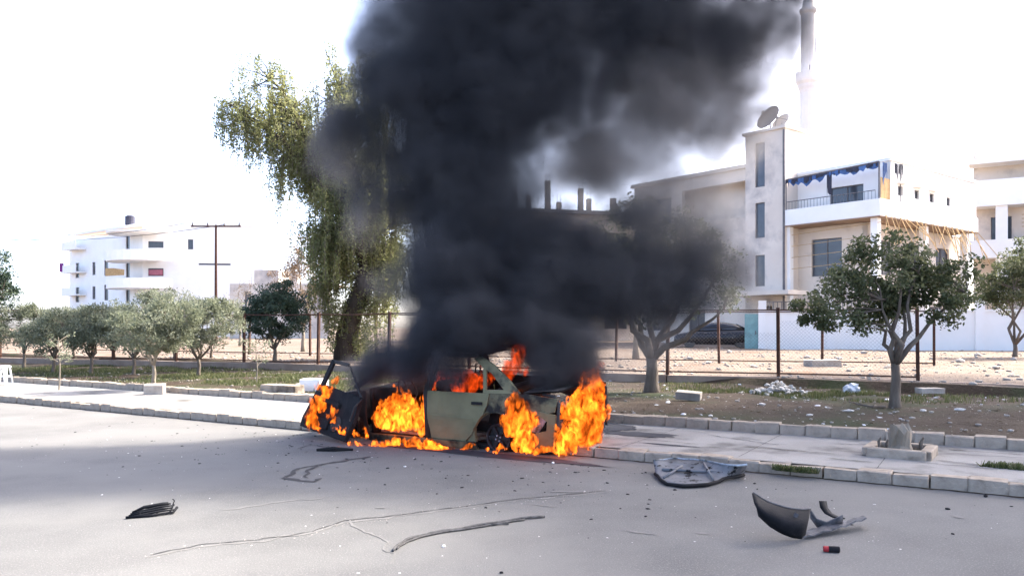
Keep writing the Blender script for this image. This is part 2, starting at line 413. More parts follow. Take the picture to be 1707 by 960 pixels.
def ubox(mb, o, u, v, x0, x1, y0, y1, z0, z1):
    """box in the frame o + u*x + v*y"""
    o = Vector(o); u = Vector(u); v = Vector(v)
    pts = [o + u * x + v * y + Vector((0, 0, z)) for z in (z0, z1) for y in (y0, y1) for x in (x0, x1)]
    mb.add(pts, [(0, 2, 3, 1), (4, 5, 7, 6), (0, 1, 5, 4), (2, 6, 7, 3), (0, 4, 6, 2), (1, 3, 7, 5)])

GZ = 0.44
# --- the big house on the right: nearest corner CO, left face runs along UA, right face along UB
CO = Vector((20.76, 45.0, 0)); UA = Vector((-0.626, 0.78, 0)); UB = Vector((0.78, 0.626, 0))
bh = empty('apartment_house', (CO.x + UA.x * 6 + UB.x * 4, CO.y + UA.y * 6 + UB.y * 4, GZ))
tag(bh, 'white three-storey corner house with overhanging balcony floor and stair tower', 'building')
def sub(mb, name, m, par=bh, **k):
    o = mb.build(name, M[m], None, **k)
    o.parent = par; o.matrix_parent_inverse = Matrix.Translation(-par.location)
    return o
def subwin(*a, par=bh, **k):
    w = window(None, *a, **k); w.parent = par; w.matrix_parent_inverse = Matrix.Translation(-par.location)
    return w
# lower storeys, set back under the overhang
OV = 1.5
o_low = CO + UA * OV + UB * OV
mb = MB()
oL = o_low + UA * 7.2
wall_open(mb, Vector((oL.x, oL.y, GZ)), -UA, 7.2, 7.35, .3, [(1.0, 2.6, 4.3, 6.6), (3.6, 5.6, 4.3, 6.6), (1.2, 2.2, .3, 2.6), (3.6, 5.2, 1.0, 2.4)])
wall_open(mb, Vector((o_low.x, o_low.y, GZ)), UB, 13, 7.35, .3, [(1.2, 3.0, 4.3, 6.4), (5, 7, 4.3, 6.4), (9, 11, 4.3, 6.4), (2, 4, 1.0, 2.5), (8, 10, 1.0, 2.5)])
sub(mb, 'lower_wall', 'cream_wall')
oLz = Vector((oL.x, oL.y, GZ)); olz = Vector((o_low.x, o_low.y, GZ))
for h in ((1.0, 2.6, 4.3, 6.6), (3.6, 5.6, 4.3, 6.6), (3.6, 5.2, 1.0, 2.4), (1.2, 2.2, .3, 2.6)): subwin(oLz, -UA, *h)
for h in ((1.2, 3.0, 4.3, 6.4), (5, 7, 4.3, 6.4), (9, 11, 4.3, 6.4), (2, 4, 1.0, 2.5), (8, 10, 1.0, 2.5)): subwin(olz, UB, *h)
# overhanging slab, parapet, first-floor balcony
mb = MB(); ubox(mb, CO, UA, UB, 0, 6.0, 0, 13.3, 7.83, 8.08); sub(mb, 'balcony_slab', 'soffit')
mb = MB(); ubox(mb, CO, UA, UB, -.02, 6.0, -.02, .13, 7.9, 8.86); sub(mb, 'parapet', 'white_wall')
mb = MB(); ubox(mb, CO, UA, UB, -.02, .13, .131, 13.3, 7.9, 8.86); sub(mb, 'parapet', 'white_wall')
# upper storey wall behind the balcony on the left face, flush on the right face
oU = CO + UA * 6.0 + UB * 1.4
mb = MB(); wall_open(mb, Vector((oU.x, oU.y, 8.08)), -UA, 5.9, 3.1, .25, [(2.2, 4.3, .15, 2.0)])
sub(mb, 'upper_wall', 'white_wall'); subwin(Vector((oU.x, oU.y, 8.08)), -UA, 2.2, 4.3, .15, 2.0, mull=2)
oV = CO + UA * .1 + UB * 1.4
hs = [(0.9, 1.55, 1.2, 1.75), (3.0, 3.65, 1.2, 1.75), (5.0, 5.65, 1.2, 1.75), (7.4, 8.0, 1.2, 1.75)]
mb = MB(); wall_open(mb, Vector((oV.x, oV.y, 8.08)), UB, 11.9, 3.1, .25, hs); sub(mb, 'upper_wall', 'white_wall')
for h in hs: subwin(Vector((oV.x, oV.y, 8.08)), UB, *h, mull=1)
mb = MB(); ubox(mb, CO, UA, UB, 0.0, 6.0, 1.3, 13.3, 11.18, 11.36); sub(mb, 'roof', 'white_wall')
for h in hs[:3]:               # small hoods over the windows
    c = oV + UB * (h[0] - .1); mb = MB(); ubox(mb, Vector((c.x, c.y, 0)), UB, -UA, -.1, .85, 0, .3, 9.95, 10.02); sub(mb, 'window_hood', 'white_wall')
# balcony rail and the wooden screen at the corner
mb = MB()
for k in range(27):
    c = CO + UA * (.3 + k * .21) + UB * .05; mb.tube([(c.x, c.y, 8.8), (c.x, c.y, 9.35)], .012, 4)
a, b = CO + UA * .3 + UB * .05, CO + UA * 5.9 + UB * .05
mb.tube([(a.x, a.y, 9.36), (b.x, b.y, 9.36)], .025, 6); sub(mb, 'railing', 'frame')
for k in range(4):
    mb = MB(); ubox(mb, CO, UA, UB, .12, .16, .35 + k * .42, .75 + k * .42, 8.86, 10.1); sub(mb, 'screen_board', 'ochre')
# awning bar and torn tarpaulin strips
a, b = CO + UA * 6.0 + UB * .1, CO + UA * .1 + UB * .1
mb = MB(); mb.tube([(a.x, a.y, 10.75), (b.x, b.y, 10.95)], .05, 6); mb.tube([(b.x, b.y, 8.8), (b.x, b.y, 10.95)], .05, 6); mb.tube([(a.x, a.y, 8.8), (a.x, a.y, 10.75)], .04, 6)
d = CO + UA * .1 + UB * 2.6; mb.tube([(d.x, d.y, 8.8), (d.x, d.y, 11.1)], .04, 6); sub(mb, 'awning_frame', 'frame')
r_ = random.Random(8)
def rag(p, q, drop, m, seed, nn=16):
    r = random.Random(seed); mb = MB(); top = []; bot = []
    for k in range(nn + 1):
        t = k / nn; c = p.lerp(q, t); sag = -.18 * math.sin(math.pi * t) * (q - p).length / 3
        off = UB * r.uniform(-.05, .05)
        top.append(c + off + Vector((0, 0, .04 + sag * .5))); bot.append(c + off * 2 + Vector((0, 0, sag - drop * r.uniform(.3, 1.3))))
    mb.add(top + bot, [(i, i + 1, nn + 2 + i, nn + 1 + i) for i in range(nn)])
    back_ = [v + UB * .02 for v in top + bot]
    mb.add(back_, [(i, i + 1, nn + 2 + i, nn + 1 + i) for i in range(nn)])
    sub(mb, 'torn_awning', m)
A3 = lambda t, z: CO + UA * t + UB * .1 + Vector((0, 0, z))
rag(A3(6, 10.74), A3(3.2, 10.85), .22, 'tarp', 1); rag(A3(5.9, 10.72), A3(3.0, 10.84), .34, 'blue', 2); rag(A3(3.2, 10.85), A3(.1, 10.95), .25, 'blue', 3); rag(A3(3.0, 10.87), A3(.2, 10.97), .2, 'tarp', 5)
rag(A3(3.3, 10.8), A3(2.95, 10.8), 1.25, 'tarp', 6, 5)
B3 = lambda t, z: CO + UA * .1 + UB * t + Vector((0, 0, z))
rag(B3(.5, 10.95), B3(1.0, 10.95), 1.1, 'blue', 9, 4); rag(B3(1.9, 11.05), B3(2.9, 11.1), .9, 'tarp', 10, 6)
# hanging cords / dry vine stems below the slab on the right face
r_ = random.Random(5)
mb = MB()
for k in range(34):
    s0 = r_.uniform(.5, 13); a = CO + UB * s0 - UA * .05; b = a - UA * r_.uniform(.2, 1.4) + UB * r_.uniform(-1.6, .4)
    mb.tube([(a.x, a.y, 7.95), (b.x, b.y, r_.uniform(5.6, 6.8))], .022, 4)
sub(mb, 'dry_vine', 'ochre')
mb = MB()
for z in (5.2, 5.9, 6.6, 7.3):      # drying lines on the middle floor
    a, b = CO + UA * 6.2 + UB * .4, CO + UB * .3 - UA * 0; mb.tube([(a.x, a.y, z), (b.x, b.y, z + .25)], .018, 4)
sub(mb, 'drying_line', 'ochre')
for t, s in ((.5, .5), (6, .4), (.5, 6.5), (.5, 12.5)):
    c = CO + UA * t + UB * s; mb = MB(); mb.box((c.x, c.y, GZ + 3.7), (.42, .42, 7.4), Matrix.Rotation(math.atan2(UA.y, UA.x), 3, 'Z')); sub(mb, 'column', 'white_wall', bevel=.02)
# stair tower
oT = CO + UA * 8.9
th = [(.75, 1.45, 10.55, 13.4), (.75, 1.45, 7.3, 9.55), (.75, 1.45, 4.2, 6.2), (.9, 2.0, .1, 2.5)]
mb = MB(); wall_open(mb, Vector((oT.x, oT.y, GZ)), -UA, 2.9, 13.55, .25, [(a, b, c - GZ if c > 1 else c, d - GZ if c > 1 else d) for a, b, c, d in th])
sub(mb, 'tower_wall', 'cream_wall')
for a, b, c, d in th: subwin(Vector((oT.x, oT.y, 0)), -UA, a, b, max(c, GZ + .1), d, mull=1, depth=.12)
mb = MB(); ubox(mb, CO, UA, UB, 6.01, 6.25, .01, 3.6, GZ, 13.98); ubox(mb, CO, UA, UB, 8.66, 8.9, .251, 3.6, GZ, 13.98); ubox(mb, CO, UA, UB, 6.26, 8.65, 3.3, 3.55, GZ, 13.98)
ubox(mb, CO, UA, UB, 5.9, 9.05, -.15, 3.7, 13.99, 14.16); sub(mb, 'tower_side', 'cream_wall')
mb = MB(); ubox(mb, CO, UA, UB, 6.0, 6.12, -.08, -.001, GZ, 13.9); sub(mb, 'drain_pipe', 'frame')
c0 = CO + UA * 9.4; mb = MB()
ubox(mb, CO, UA, UB, 4.4, 9.3, -2.2, -.01, 3.55, 3.8); sub(mb, 'entrance_canopy', 'cream_wall')
# left wing with the recessed balcony
oW = CO + UA * 19.5 + UB * 1.0
mb = MB(); wh = [(4.6, 9.9, 8.5, 10.9), (5.0, 8.0, 4.6, 6.9), (1.0, 3.6, 8.6, 10.6), (1.0, 3.6, 4.6, 6.9), (5.2, 6.6, .2, 2.4), (1.2, 3.2, .9, 2.4)]
wall_open(mb, Vector((oW.x, oW.y, GZ)), -UA, 10.6, 11.7, .3, wh); sub(mb, 'wing_wall', 'cream_wall')
for h in wh[1:]: subwin(Vector((oW.x, oW.y, GZ)), -UA, *h)
mb = MB(); ubox(mb, CO, UA, UB, 8.95, 19.4, 2.4, 2.6, 8.6, 11.9); sub(mb, 'recess_wall', 'cream_wall')
mb = MB(); ubox(mb, CO, UA, UB, 8.95, 19.5, 1.31, 8, 8.7, 8.9); ubox(mb, CO, UA, UB, 8.92, 19.7, .8, 8.0, 12.15, 12.4); sub(mb, 'wing_roof', 'cream_wall')
# --- unfinished block behind it, bare columns on its roof
ub = empty('unfinished_block', (8.5, 66, GZ)); tag(ub, 'unfinished concrete block with bare roof columns behind the smoke', 'building')
mb = MB(); oX = Vector((-3.0, 63.5, GZ)); uX = Vector((.97, .243, 0)).normalized()
hx = [(k * 3.4 + .8, k * 3.4 + 2.8, z + 1, z + 2.6) for k in range(5) for z in (0, 3.2, 6.4)]
wall_open(mb, oX, uX, 18, 10.4, .3, hx); sub(mb, 'wall', 'cream_wall', ub)
for h in hx: subwin(oX, uX, *h, par=ub)
vX = Vector((-uX.y, uX.x, 0)); mb = MB(); ubox(mb, oX, uX, vX, -.4, 18.4, -.5, 9, 10.41 , 10.7); sub(mb, 'roof_slab', 'concrete', ub)
for k in range(7):
    for j in range(2):
        c = oX + uX * (k * 2.85 + .5) + vX * (.4 + 6 * j); mb = MB()
        hgt = [2.1, 1.6, 2.4, 1.9, 1.2, 2.2, 1.7][(k + 3 * j) % 7]
        ubox(mb, Vector((c.x, c.y, 0)), uX, vX, -.2, .2, -.2, .2, GZ + 10.69, GZ + 10.7 + hgt)
        for dx in (-.13, .13):
            for dy in (-.13, .13): mb.tube([c + uX * dx + vX * dy + Vector((0, 0, 10.7 + hgt - .1)), c + uX * (dx * 1.3) + vX * dy + Vector((0, 0, 10.7 + hgt + .7))], .014, 4)
        sub(mb, 'column', 'concrete', ub)
# --- next house at the right edge
nb = empty('neighbour_house', (45, 70, GZ)); tag(nb, 'white house with deep balcony at the far right beside the corner house', 'building')
oN = at(1622, 500, 62); oN.z = 0; uN = Vector((.86, -.51, 0)).normalized(); vN = Vector((.51, .86, 0)).normalized()
mb = MB(); wall_open(mb, Vector((oN.x + vN.x * 1.8, oN.y + vN.y * 1.8, GZ)), uN, 16, 15, .3, [(1.2, 2.6, 7.6, 9.8), (4.2, 6.6, 7.6, 9.8), (8, 10, 7.6, 9.8), (1.2, 2.8, 3.4, 5.6), (4.5, 6, 3.4, 5.6)]); sub(mb, 'wall', 'cream_wall', nb)
for h in [(1.2, 2.6, 7.6, 9.8), (4.2, 6.6, 7.6, 9.8), (8, 10, 7.6, 9.8), (1.2, 2.8, 3.4, 5.6), (4.5, 6, 3.4, 5.6)]: subwin(Vector((oN.x + vN.x * 1.8, oN.y + vN.y * 1.8, GZ)), uN, *h, par=nb)
for z0, z1 in ((6.9, 8.3), (10.9, 12.9), (14.2, 14.6)):
    mb = MB(); ubox(mb, Vector((oN.x, oN.y, 0)), uN, vN, -.3, 16.3, 0, 1.79, z0, z0 + .25); sub(mb, 'balcony_slab', 'white_wall', nb)
    mb = MB(); ubox(mb, Vector((oN.x, oN.y, 0)), uN, vN, -.3, 16.3, -.12, -.001, z0, z1); sub(mb, 'balcony_front', 'white_wall', nb)
for k in range(4):
    c = oN + uN * (k * 4.6 + 1.9); mb = MB(); ubox(mb, Vector((c.x, c.y, 0)), uN, vN, -.4, .4, .1, .6, GZ, 10.9); sub(mb, 'column', 'white_wall', nb)
mb = MB()
for z in (9.2, 9.5, 9.8, 10.1): ubox(mb, Vector((oN.x, oN.y, 0)), uN, vN, 3.2, 16, .2, .24, z, z + .05)
sub(mb, 'shade_rail', 'ochre', nb)
# --- compound wall of the corner house, with railing above and teal gate
cw = empty('compound_wall', (21, 40.5, GZ)); tag(cw, 'white garden wall with dark top railing in front of corner house', 'wall')
wa, wb = Vector((13.3, 42.4, 0)), Vector((40, 33.5, 0)); uw = (wb - wa).normalized(); vw = Vector((-uw.y, uw.x, 0)); WL = (wb - wa).length
mb = MB(); ubox(mb, wa, uw, vw, 0, WL, 0, .25, GZ - .3, 2.35); ubox(mb, wa, uw, vw, -.05, WL, -.05, .3, 2.351, 2.45); sub(mb, 'wall_body', 'white_wall', cw)
for k in range(9):
    mb = MB(); ubox(mb, wa, uw, vw, k * 3.4 - .2, k * 3.4 + .2, -.08, .33, GZ - .3, 3.0); sub(mb, 'pier', 'white_wall', cw)
for k in range(8):
    mb = MB()
    for j in range(14): c = wa + uw * (k * 3.4 + .35 + j * .21) + vw * .12; mb.tube([(c.x, c.y, 2.44), (c.x, c.y, 2.95)], .022, 4)
    a, b = wa + uw * (k * 3.4 + .2) + vw * .12, wa + uw * (k * 3.4 + 3.2) + vw * .12; mb.tube([(a.x, a.y, 2.93), (b.x, b.y, 2.93)], .03, 4)
    sub(mb, 'railing', 'frame', cw)
c = wa - uw * .45
mb = MB(); ubox(mb, c, uw, vw, -.45, .24, .05, .12, GZ, 2.3); gt = mb.build('gate', M['teal']); tag(gt, 'teal painted metal gate leaf behind the parked black car', 'gate')
mb = MB(); ubox(mb, c, uw, vw, .08, .12, .0, .049, 1.2, 1.4); mb.build('handle', M['frame'], gt)

# --- minaret
mn = at(1347, 545, 92); mn.z = GZ
minaret = empty('minaret', mn); tag(minaret, 'slender pale stone minaret with ringed balcony rising behind the roofs', 'tower')
z_b = 1.6 + (545 - 140) / F * 92
mb = MB(); mb.lathe((0, 0, 0), [(1.35, 0), (1.35, 8), (.98, 8.6), (.92, z_b - 1.6)], 16); mb.build('shaft', M['minaret'], minaret, smooth=False)
mb = MB(); mb.lathe((0, 0, 0), [(.92, z_b - 1.59), (1.0, z_b - 1.2), (1.12, z_b - .9), (1.15, z_b - .6), (1.35, z_b - .3), (1.4, z_b - .05), (1.4, z_b + .02)], 24); mb.build('corbel', M['minaret'], minaret)
mb = MB(); mb.lathe((0, 0, 0), [(1.4, z_b + .021), (1.4, z_b + .75), (1.32, z_b + .78), (1.3, z_b + .1)], 24); mb.build('balcony', M['minaret'], minaret)
mb = MB(); mb.lathe((0, 0, 0), [(.82, z_b + .03), (.76, z_b + 7.5), (.95, z_b + 7.8), (.95, z_b + 8.1), (.7, z_b + 8.2), (.06, z_b + 12), (.05, z_b + 13)], 16); mb.build('upper_shaft', M['minaret'], minaret)
for k in range(6):
    q = k * math.pi / 3 + .3; mb = MB(); mb.tube([(math.cos(q) * 1.36, math.sin(q) * 1.36, z_b + .7), (math.cos(q) * 1.36, math.sin(q) * 1.36, z_b + 1.3)], .05, 5); mb.build('rail_post', M['frame'], minaret)
mb = MB(); mb.tube([(.8, -.3, z_b + .1), (.8, -.3, z_b + 5)], .06, 5); mb.build('cable', M['frame'], minaret)

# --- satellite dishes on the stair tower
def dish(px, py, Yd, rad, tilt, az, label, m):
    c = at(px, py, Yd); base = Vector((c.x, c.y, 14.15))
    o = empty('satellite_dish', base); tag(o, label, 'dish', 'dishes on the stair tower')
    Mx = Matrix.Rotation(az, 3, 'Z') @ Matrix.Rotation(tilt, 3, 'X')
    prof = [(rad * k / 7, .26 * rad * (k / 7) ** 2) for k in range(8)]
    mb = MB(); cc = c - base
    mb.lathe(cc, [(max(r, .01), z) for r, z in prof] + [(rad * .99, .26 * rad + .03)] + [(max(r, .01), z + .03) for r, z in reversed(prof[:-1])], 24, Mx); mb.build('bowl', m, o, smooth=True)
    mb = MB(); mb.tube([(cc.x * .2, cc.y * .2, -.02), cc * .6, cc + Mx @ Vector((0, 0, .02))], .05, 6); mb.build('mast', M['frame'], o)
    mb = MB(); tip = cc + Mx @ Vector((0, 0, rad * .9))
    for q in (0, 2.1, 4.2): mb.tube([cc + Mx @ Vector((rad * .9 * math.cos(q), rad * .9 * math.sin(q), .24 * rad)), tip], .015, 4)
    mb.box(tip, (.12, .12, .16)); mb.build('feed_arm', M['frame'], o)
dish(1284, 199, 53.2, .88, R(62), R(-62), 'larger dark satellite dish on top of stair tower', M['dish'])
dish(1304, 206, 53.0, .66, R(58), R(-60), 'smaller pale satellite dish beside the dark dish on tower', M['cream_wall'])

# --- the white block on the left with rounded balconies
lb = empty('apartment_block', (-46, 95, GZ)); tag(lb, 'white four-storey block with rounded corner balconies beyond the olive trees', 'building')
YB = 92.0
pl = lambda px, py=545: at(px, py, YB)
zb = lambda py: 1.6 + (545 - py) / F * YB
cB = pl(258); cB.z = 0                       # front corner of the right facade
uR = Vector((1, 0.12, 0)).normalized(); uL = Vector((-.80, .60, 0)).normalized()
mb = MB(); Hb = zb(376) - GZ
def up2(py): return zb(py) - GZ
hR = [(.6, 2.3, up2(413), up2(402)), (.6, 2.3, up2(460), up2(447)), (6.2, 9.8, up2(441), up2(438)), (5.0, 5.6, up2(415), up2(398)), (.6, 2.3, up2(505), up2(492))]
hR = [(a, b, min(c, d), max(c, d)) for a, b, c, d in hR]
wall_open(mb, Vector((cB.x - 1.4, cB.y, GZ)), uR, 13.5, Hb, .3, hR)
oB = cB - Vector((1.4, 0, 0)); hL = [(15.4, 16.4, z, z + 1.9) for z in (1.2, 4.3, 7.4)] + [(11.2, 12.0, z, z + 1.6) for z in (1.6, 4.6, 7.6, )] + [(8, 9, z, z + 1.9) for z in (1.2, 4.4, 7.4)]
oB2 = oB + uL * 18
wall_open(mb, Vector((oB2.x, oB2.y, GZ)), -uL, 18, Hb - .6, .3, [(18 - b, 18 - a, c, d) for a, b, c, d in hL] + [(14.2, 15.1, z, z + 2.1) for z in (.8, 3.9, 7.0, 10.0)])
sub(mb, 'wall', 'white_wall', lb)
for h in hR: subwin(Vector((cB.x - 1.4, cB.y, GZ)), uR, *h, par=lb, mull=1)
for a, b, c, d in hL: subwin(Vector((oB2.x, oB2.y, GZ)), -uL, 18 - b, 18 - a, c, d, par=lb, mull=1)
for z in (.8, 3.9, 7.0, 10.0): subwin(Vector((oB2.x, oB2.y, GZ)), -uL, 14.2, 15.1, z, z + 2.1, par=lb, mull=1)
mb = MB(); ubox(mb, oB, uR, uL, -.2, 13.5, -.2, 18.2, zb(376) + .01, zb(376) + .3); sub(mb, 'roof', 'white_wall', lb)
def round_slab(c, r0, z0, z1, q0, q1, m, name, hollow=None):
    mb = MB(); pts = []
    for k in range(15):
        q = q0 + (q1 - q0) * k / 14; pts.append(Vector((c.x + r0 * math.cos(q), c.y + r0 * math.sin(q), z0)))
    if hollow:
        for k in range(15):
            q = q1 + (q0 - q1) * k / 14; pts.append(Vector((c.x + hollow * math.cos(q), c.y + hollow * math.sin(q), z0)))
    else: pts.append(Vector((c.x, c.y, z0)))
    mb.prism(pts, (0, 0, z1 - z0)); sub(mb, name, m, lb)
cc = oB + uL * 1.2 + uR * 1.2
for k, (py0, py1) in enumerate(((391, 386), (437, 420), (482, 466), (527, 511))):
    round_slab(cc, 4.4, zb(py0), zb(py0) + .18, R(165), R(330), 'white_wall', 'balcony_slab')
    if k: round_slab(cc, 4.38, zb(py0) + .181, zb(py1), R(165), R(330), 'white_wall', 'balcony_front', 4.22)
mb = MB(); a = cc + Vector((math.cos(R(215)), math.sin(R(215)), 0)) * 4.45; b = cc + Vector((math.cos(R(262)), math.sin(R(262)), 0)) * 4.45
mb.prism([(a.x, a.y, zb(462)), (b.x, b.y, zb(462)), (b.x, b.y, zb(453)), ((a.x + b.x) / 2, (a.y + b.y) / 2 - .15, zb(450)), (a.x, a.y, zb(449))], (0, -.06, 0)); sub(mb, 'hanging_rug', 'ochre', lb)
mb = MB(); mb.box((cB.x + .1, cB.y - .02, zb(454)), (1.6, .06, .62)); sub(mb, 'window_blind', 'pink', lb)
ob = oB + uL * 15
for z0 in (zb(405), zb(447), zb(488)):
    mb = MB(); ubox(mb, Vector((oB.x, oB.y, 0)), uL, Vector((-uL.y, uL.x, 0)), 13.6, 17.4, 0.01, 1.3, z0, z0 + .16); ubox(mb, Vector((oB.x, oB.y, 0)), uL, Vector((-uL.y, uL.x, 0)), 13.6, 17.4, 1.2, 1.3, z0 + .161, z0 + 1.0); sub(mb, 'side_balcony', 'white_wall', lb)
a = oB + uL * 17.2 + Vector((-uL.y, uL.x, 0)) * 1.34
mb = MB(); mb.box((a.x, a.y, zb(447) + .75), (.5, .1, 1.1)); sub(mb, 'hanging_rug', 'purple', lb)
mb = MB(); c = pl(203, 368); mb.lathe((c.x, c.y + 2, zb(376) + .3), [(.55, 0), (.55, 1.0), (.3, 1.15)], 14); sub(mb, 'water_tank', 'tarp', lb)
# low ruined house between the block and the big tree
rh = empty('ruined_house', (-29, 84, GZ)); tag(rh, 'low ruined pale house with broken roofline between block and pepper tree', 'building')
oH = at(383, 545, 82); oH.z = GZ; mb = MB(); hh = [(1.6, 2.3, 3.4, 4.8), (3.4, 4.2, 3.6, 5.0), (5.2, 6.3, 3.2, 4.8), (7.6, 8.6, 3.4, 4.9)]
wall_open(mb, oH, Vector((1, -.1, 0)).normalized(), 10.5, 5.6, .3, hh); sub(mb, 'wall', 'cream_wall', rh)
for h in hh: subwin(oH, Vector((1, -.1, 0)).normalized(), *h, par=rh, mull=1)
mb = MB(); ubox(mb, oH, Vector((.995, -.1, 0)), Vector((.1, .995, 0)), 2.6, 5.2, .02, 3, 5.61, 7.0); ubox(mb, oH, Vector((.995, -.1, 0)), Vector((.1, .995, 0)), 6.4, 7.2, .02, 1, 5.61, 6.5); ubox(mb, oH, Vector((.995, -.1, 0)), Vector((.1, .995, 0)), -.1, 10.6, .3, 6, 5.45, 5.6); sub(mb, 'broken_parapet', 'cream_wall', rh)

# --- utility pole with crossarm and wires
up_ = at(360, 545, 58); up_.z = GZ
pole = empty('utility_pole', up_); tag(pole, 'rusty brown utility pole with crossarm above the olive trees', 'pole')
ph = 1.6 + (545 - 375) / F * 58 - GZ
mb = MB(); mb.tube([(0, 0, -.3), (0, 0, ph)], [.13, .08], 8); mb.build('mast', M['rust'], pole)
mb = MB(); mb.box((0, 0, ph - .1), (3.6, .1, .1)); mb.build('crossarm', M['rust'], pole)
for x in (-1.7, -.6, .6, 1.7):
    mb = MB(); mb.lathe((x, 0, ph - .05), [(.05, 0), (.08, .1), (.05, .2), (.02, .26)], 8); mb.build('insulator', M['frame'], pole)
for x in (-1.7, 1.7):
    mb = MB(); pts = []
    for k in range(13):
        t = k / 12; pts.append((x - 34 * t, 18 * t, ph + .2 - 4 * .9 * t * (1 - t) + 1.2 * t))
    mb.tube(pts, .022, 4); mb.build('wire', M['tarp'], pole)

# ------------------------------------------------------------------ low wall, fences
def fence(name, label, pts, zb_, H_, rails, mesh, lean_seed):
    r = random.Random(lean_seed); c = pts[len(pts) // 2]
    fo = empty(name, (c.x, c.y, zb_)); tag(fo, label, 'fence')
    inv = Matrix.Translation(-Vector((c.x, c.y, zb_)))
    def put(mb, nm, m='rust'):
        o = mb.build(nm, M[m], fo); o.matrix_parent_inverse = inv; return o
    tops = []
    for p in pts:
        t = Vector((p.x + r.uniform(-.04, .04), p.y + r.uniform(-.04, .04), zb_ + H_)); tops.append(t)
        mb = MB(); d = (t - Vector((p.x, p.y, zb_))); mb.box(Vector((p.x, p.y, zb_)) + d * .49, (.075, .075, H_ * 1.02), Matrix.Rotation(-.5, 3, 'Z')); mb.v = [tuple(Vector(v) + Vector((d.x, d.y, 0)) * ((v[2] - zb_) / H_ - .5)) for v in mb.v]
        put(mb, 'post')
    for i in range(len(pts) - 1):
        a, b = pts[i], pts[i + 1]; ta, tb = tops[i], tops[i + 1]
        for h in rails:
            A = Vector((a.x, a.y, zb_)).lerp(ta, h); B = Vector((b.x, b.y, zb_)).lerp(tb, h)
            mid = A.lerp(B, .5) + Vector((0, 0, r.uniform(-.03, .01)))
            mb = MB(); mb.tube([A, mid, B], .019, 6); put(mb, 'rail')
        if mesh and i < mesh:
            mb = MB(); A0 = Vector((a.x, a.y, zb_ + H_ * rails[0])); B0 = Vector((b.x, b.y, zb_ + H_ * rails[0])); W = (B0 - A0).length; hh_ = H_ * (.62 if i > 0 else .8) * (1 - rails[0]); u = (B0 - A0) / W
            st = .085; k = -hh_
            while k < W:
                for sgn in (1, -1):
                    x0, x1 = (k, k + hh_) if sgn > 0 else (k + hh_, k)
                    z0, z1 = 0, hh_
                    p0 = [x0, z0]; p1 = [x1, z1]
                    for pa, pb in ((p0, p1), (p1, p0)):
                        if pa[0] < 0 or pa[0] > W:
                            lim = 0 if pa[0] < 0 else W; tt = (lim - pa[0]) / (pb[0] - pa[0]); pa[1] += (pb[1] - pa[1]) * tt; pa[0] = lim
                    mb.tube([A0 + u * p0[0] + Vector((0, 0, p0[1])), A0 + u * p1[0] + Vector((0, 0, p1[1]))], .0016, 3, False)
                k += st
            tag(put(mb, 'chain_link', 'wire'), kind='stuff')
    return fo
fence('garden_fence', 'rusty steel post and rail fence with chain link along garden', FENCE[1:], WALL_Z - .02, 1.66, (.06, .965), 4, 3)
FAR = [Vector(p) for p in ((12.75, 24.1), (9.8, 25.2), (6.8, 26.2), (3.6, 27.6), (.6, 29.0), (-2.4, 30.4), (-5.4, 31.8), (-8.4, 33.2), (-11.4, 34.6), (-14.4, 36.0), (-17.4, 37.4), (-20.4, 38.8))]
fence('lot_fence', 'farther rusty fence line crossing the rubble lot', FAR, .40, 1.75, (.06, .965), 0, 4)
lw = empty('low_wall', (FENCE[3].x, FENCE[3].y, .2)); tag(lw, 'low dusty brown footing wall under the rusty garden fence', 'wall')
pts = [FENCE[0] + (FENCE[0] - FENCE[1]) * 6] + FENCE + [FENCE[-1] + (FENCE[-1] - FENCE[-2]) * 8]
for i, (a, b) in enumerate(zip(pts, pts[1:])):
    u = Vector((b.x - a.x, b.y - a.y, 0)); W = u.length; u /= W; v = Vector((-u.y, u.x, 0))
    mb = MB(); ubox(mb, Vector((a.x, a.y, 0)), u, v, .004, W - .004, -.13, .13, 0, WALL_Z + (.0 if i % 2 else .008))
    o = mb.build('wall_section', M['low_wall'], lw, bevel=.012); o.matrix_parent_inverse = Matrix.Translation(-Vector((FENCE[3].x, FENCE[3].y, .2)))

# ------------------------------------------------------------------ trees
def leaf_cloud(centres, spread, per, size, r, flat=0.75, aspect=0.5):
    """leaf-shaped quads scattered round clump centres: returns verts, quads, value per face"""
    cs = np.repeat(np.array(centres), per, axis=0)
    n = len(cs); sp = np.repeat(np.array(spread), per)
    d = r.normal(0, 1, (n, 3)); d /= np.linalg.norm(d, axis=1, keepdims=True)
    rad = r.random(n) ** 0.45
    p = cs + d * (rad * sp)[:, None] * np.array([1, 1, flat])
    a = r.normal(0, 1, (n, 3)) + d * .6; a /= np.linalg.norm(a, axis=1, keepdims=True)
    b = np.cross(a, r.normal(0, 1, (n, 3))); b /= np.linalg.norm(b, axis=1, keepdims=True)
    L_ = (size * r.uniform(.6, 1.35, n))[:, None]
    W_ = L_ * aspect * .5
    V = np.stack([p - a * L_ * .5, p + b * W_, p + a * L_ * .5, p - b * W_], 1).reshape(-1, 3)
    Q = np.arange(4 * n).reshape(n, 4)
    v = np.clip(np.repeat(r.random(len(centres)), per) * .6 + r.random(n) * .4, 0, 1)
    return V, Q, v
def crown_obj(name, V, Q, v, m, parent):
    me = fast_mesh(name, V, Q)
    at_ = me.attributes.new('v', 'FLOAT', 'FACE'); at_.data.foreach_set('value', np.asarray(v, dtype=np.float32))
    return link(name, me, m, parent)
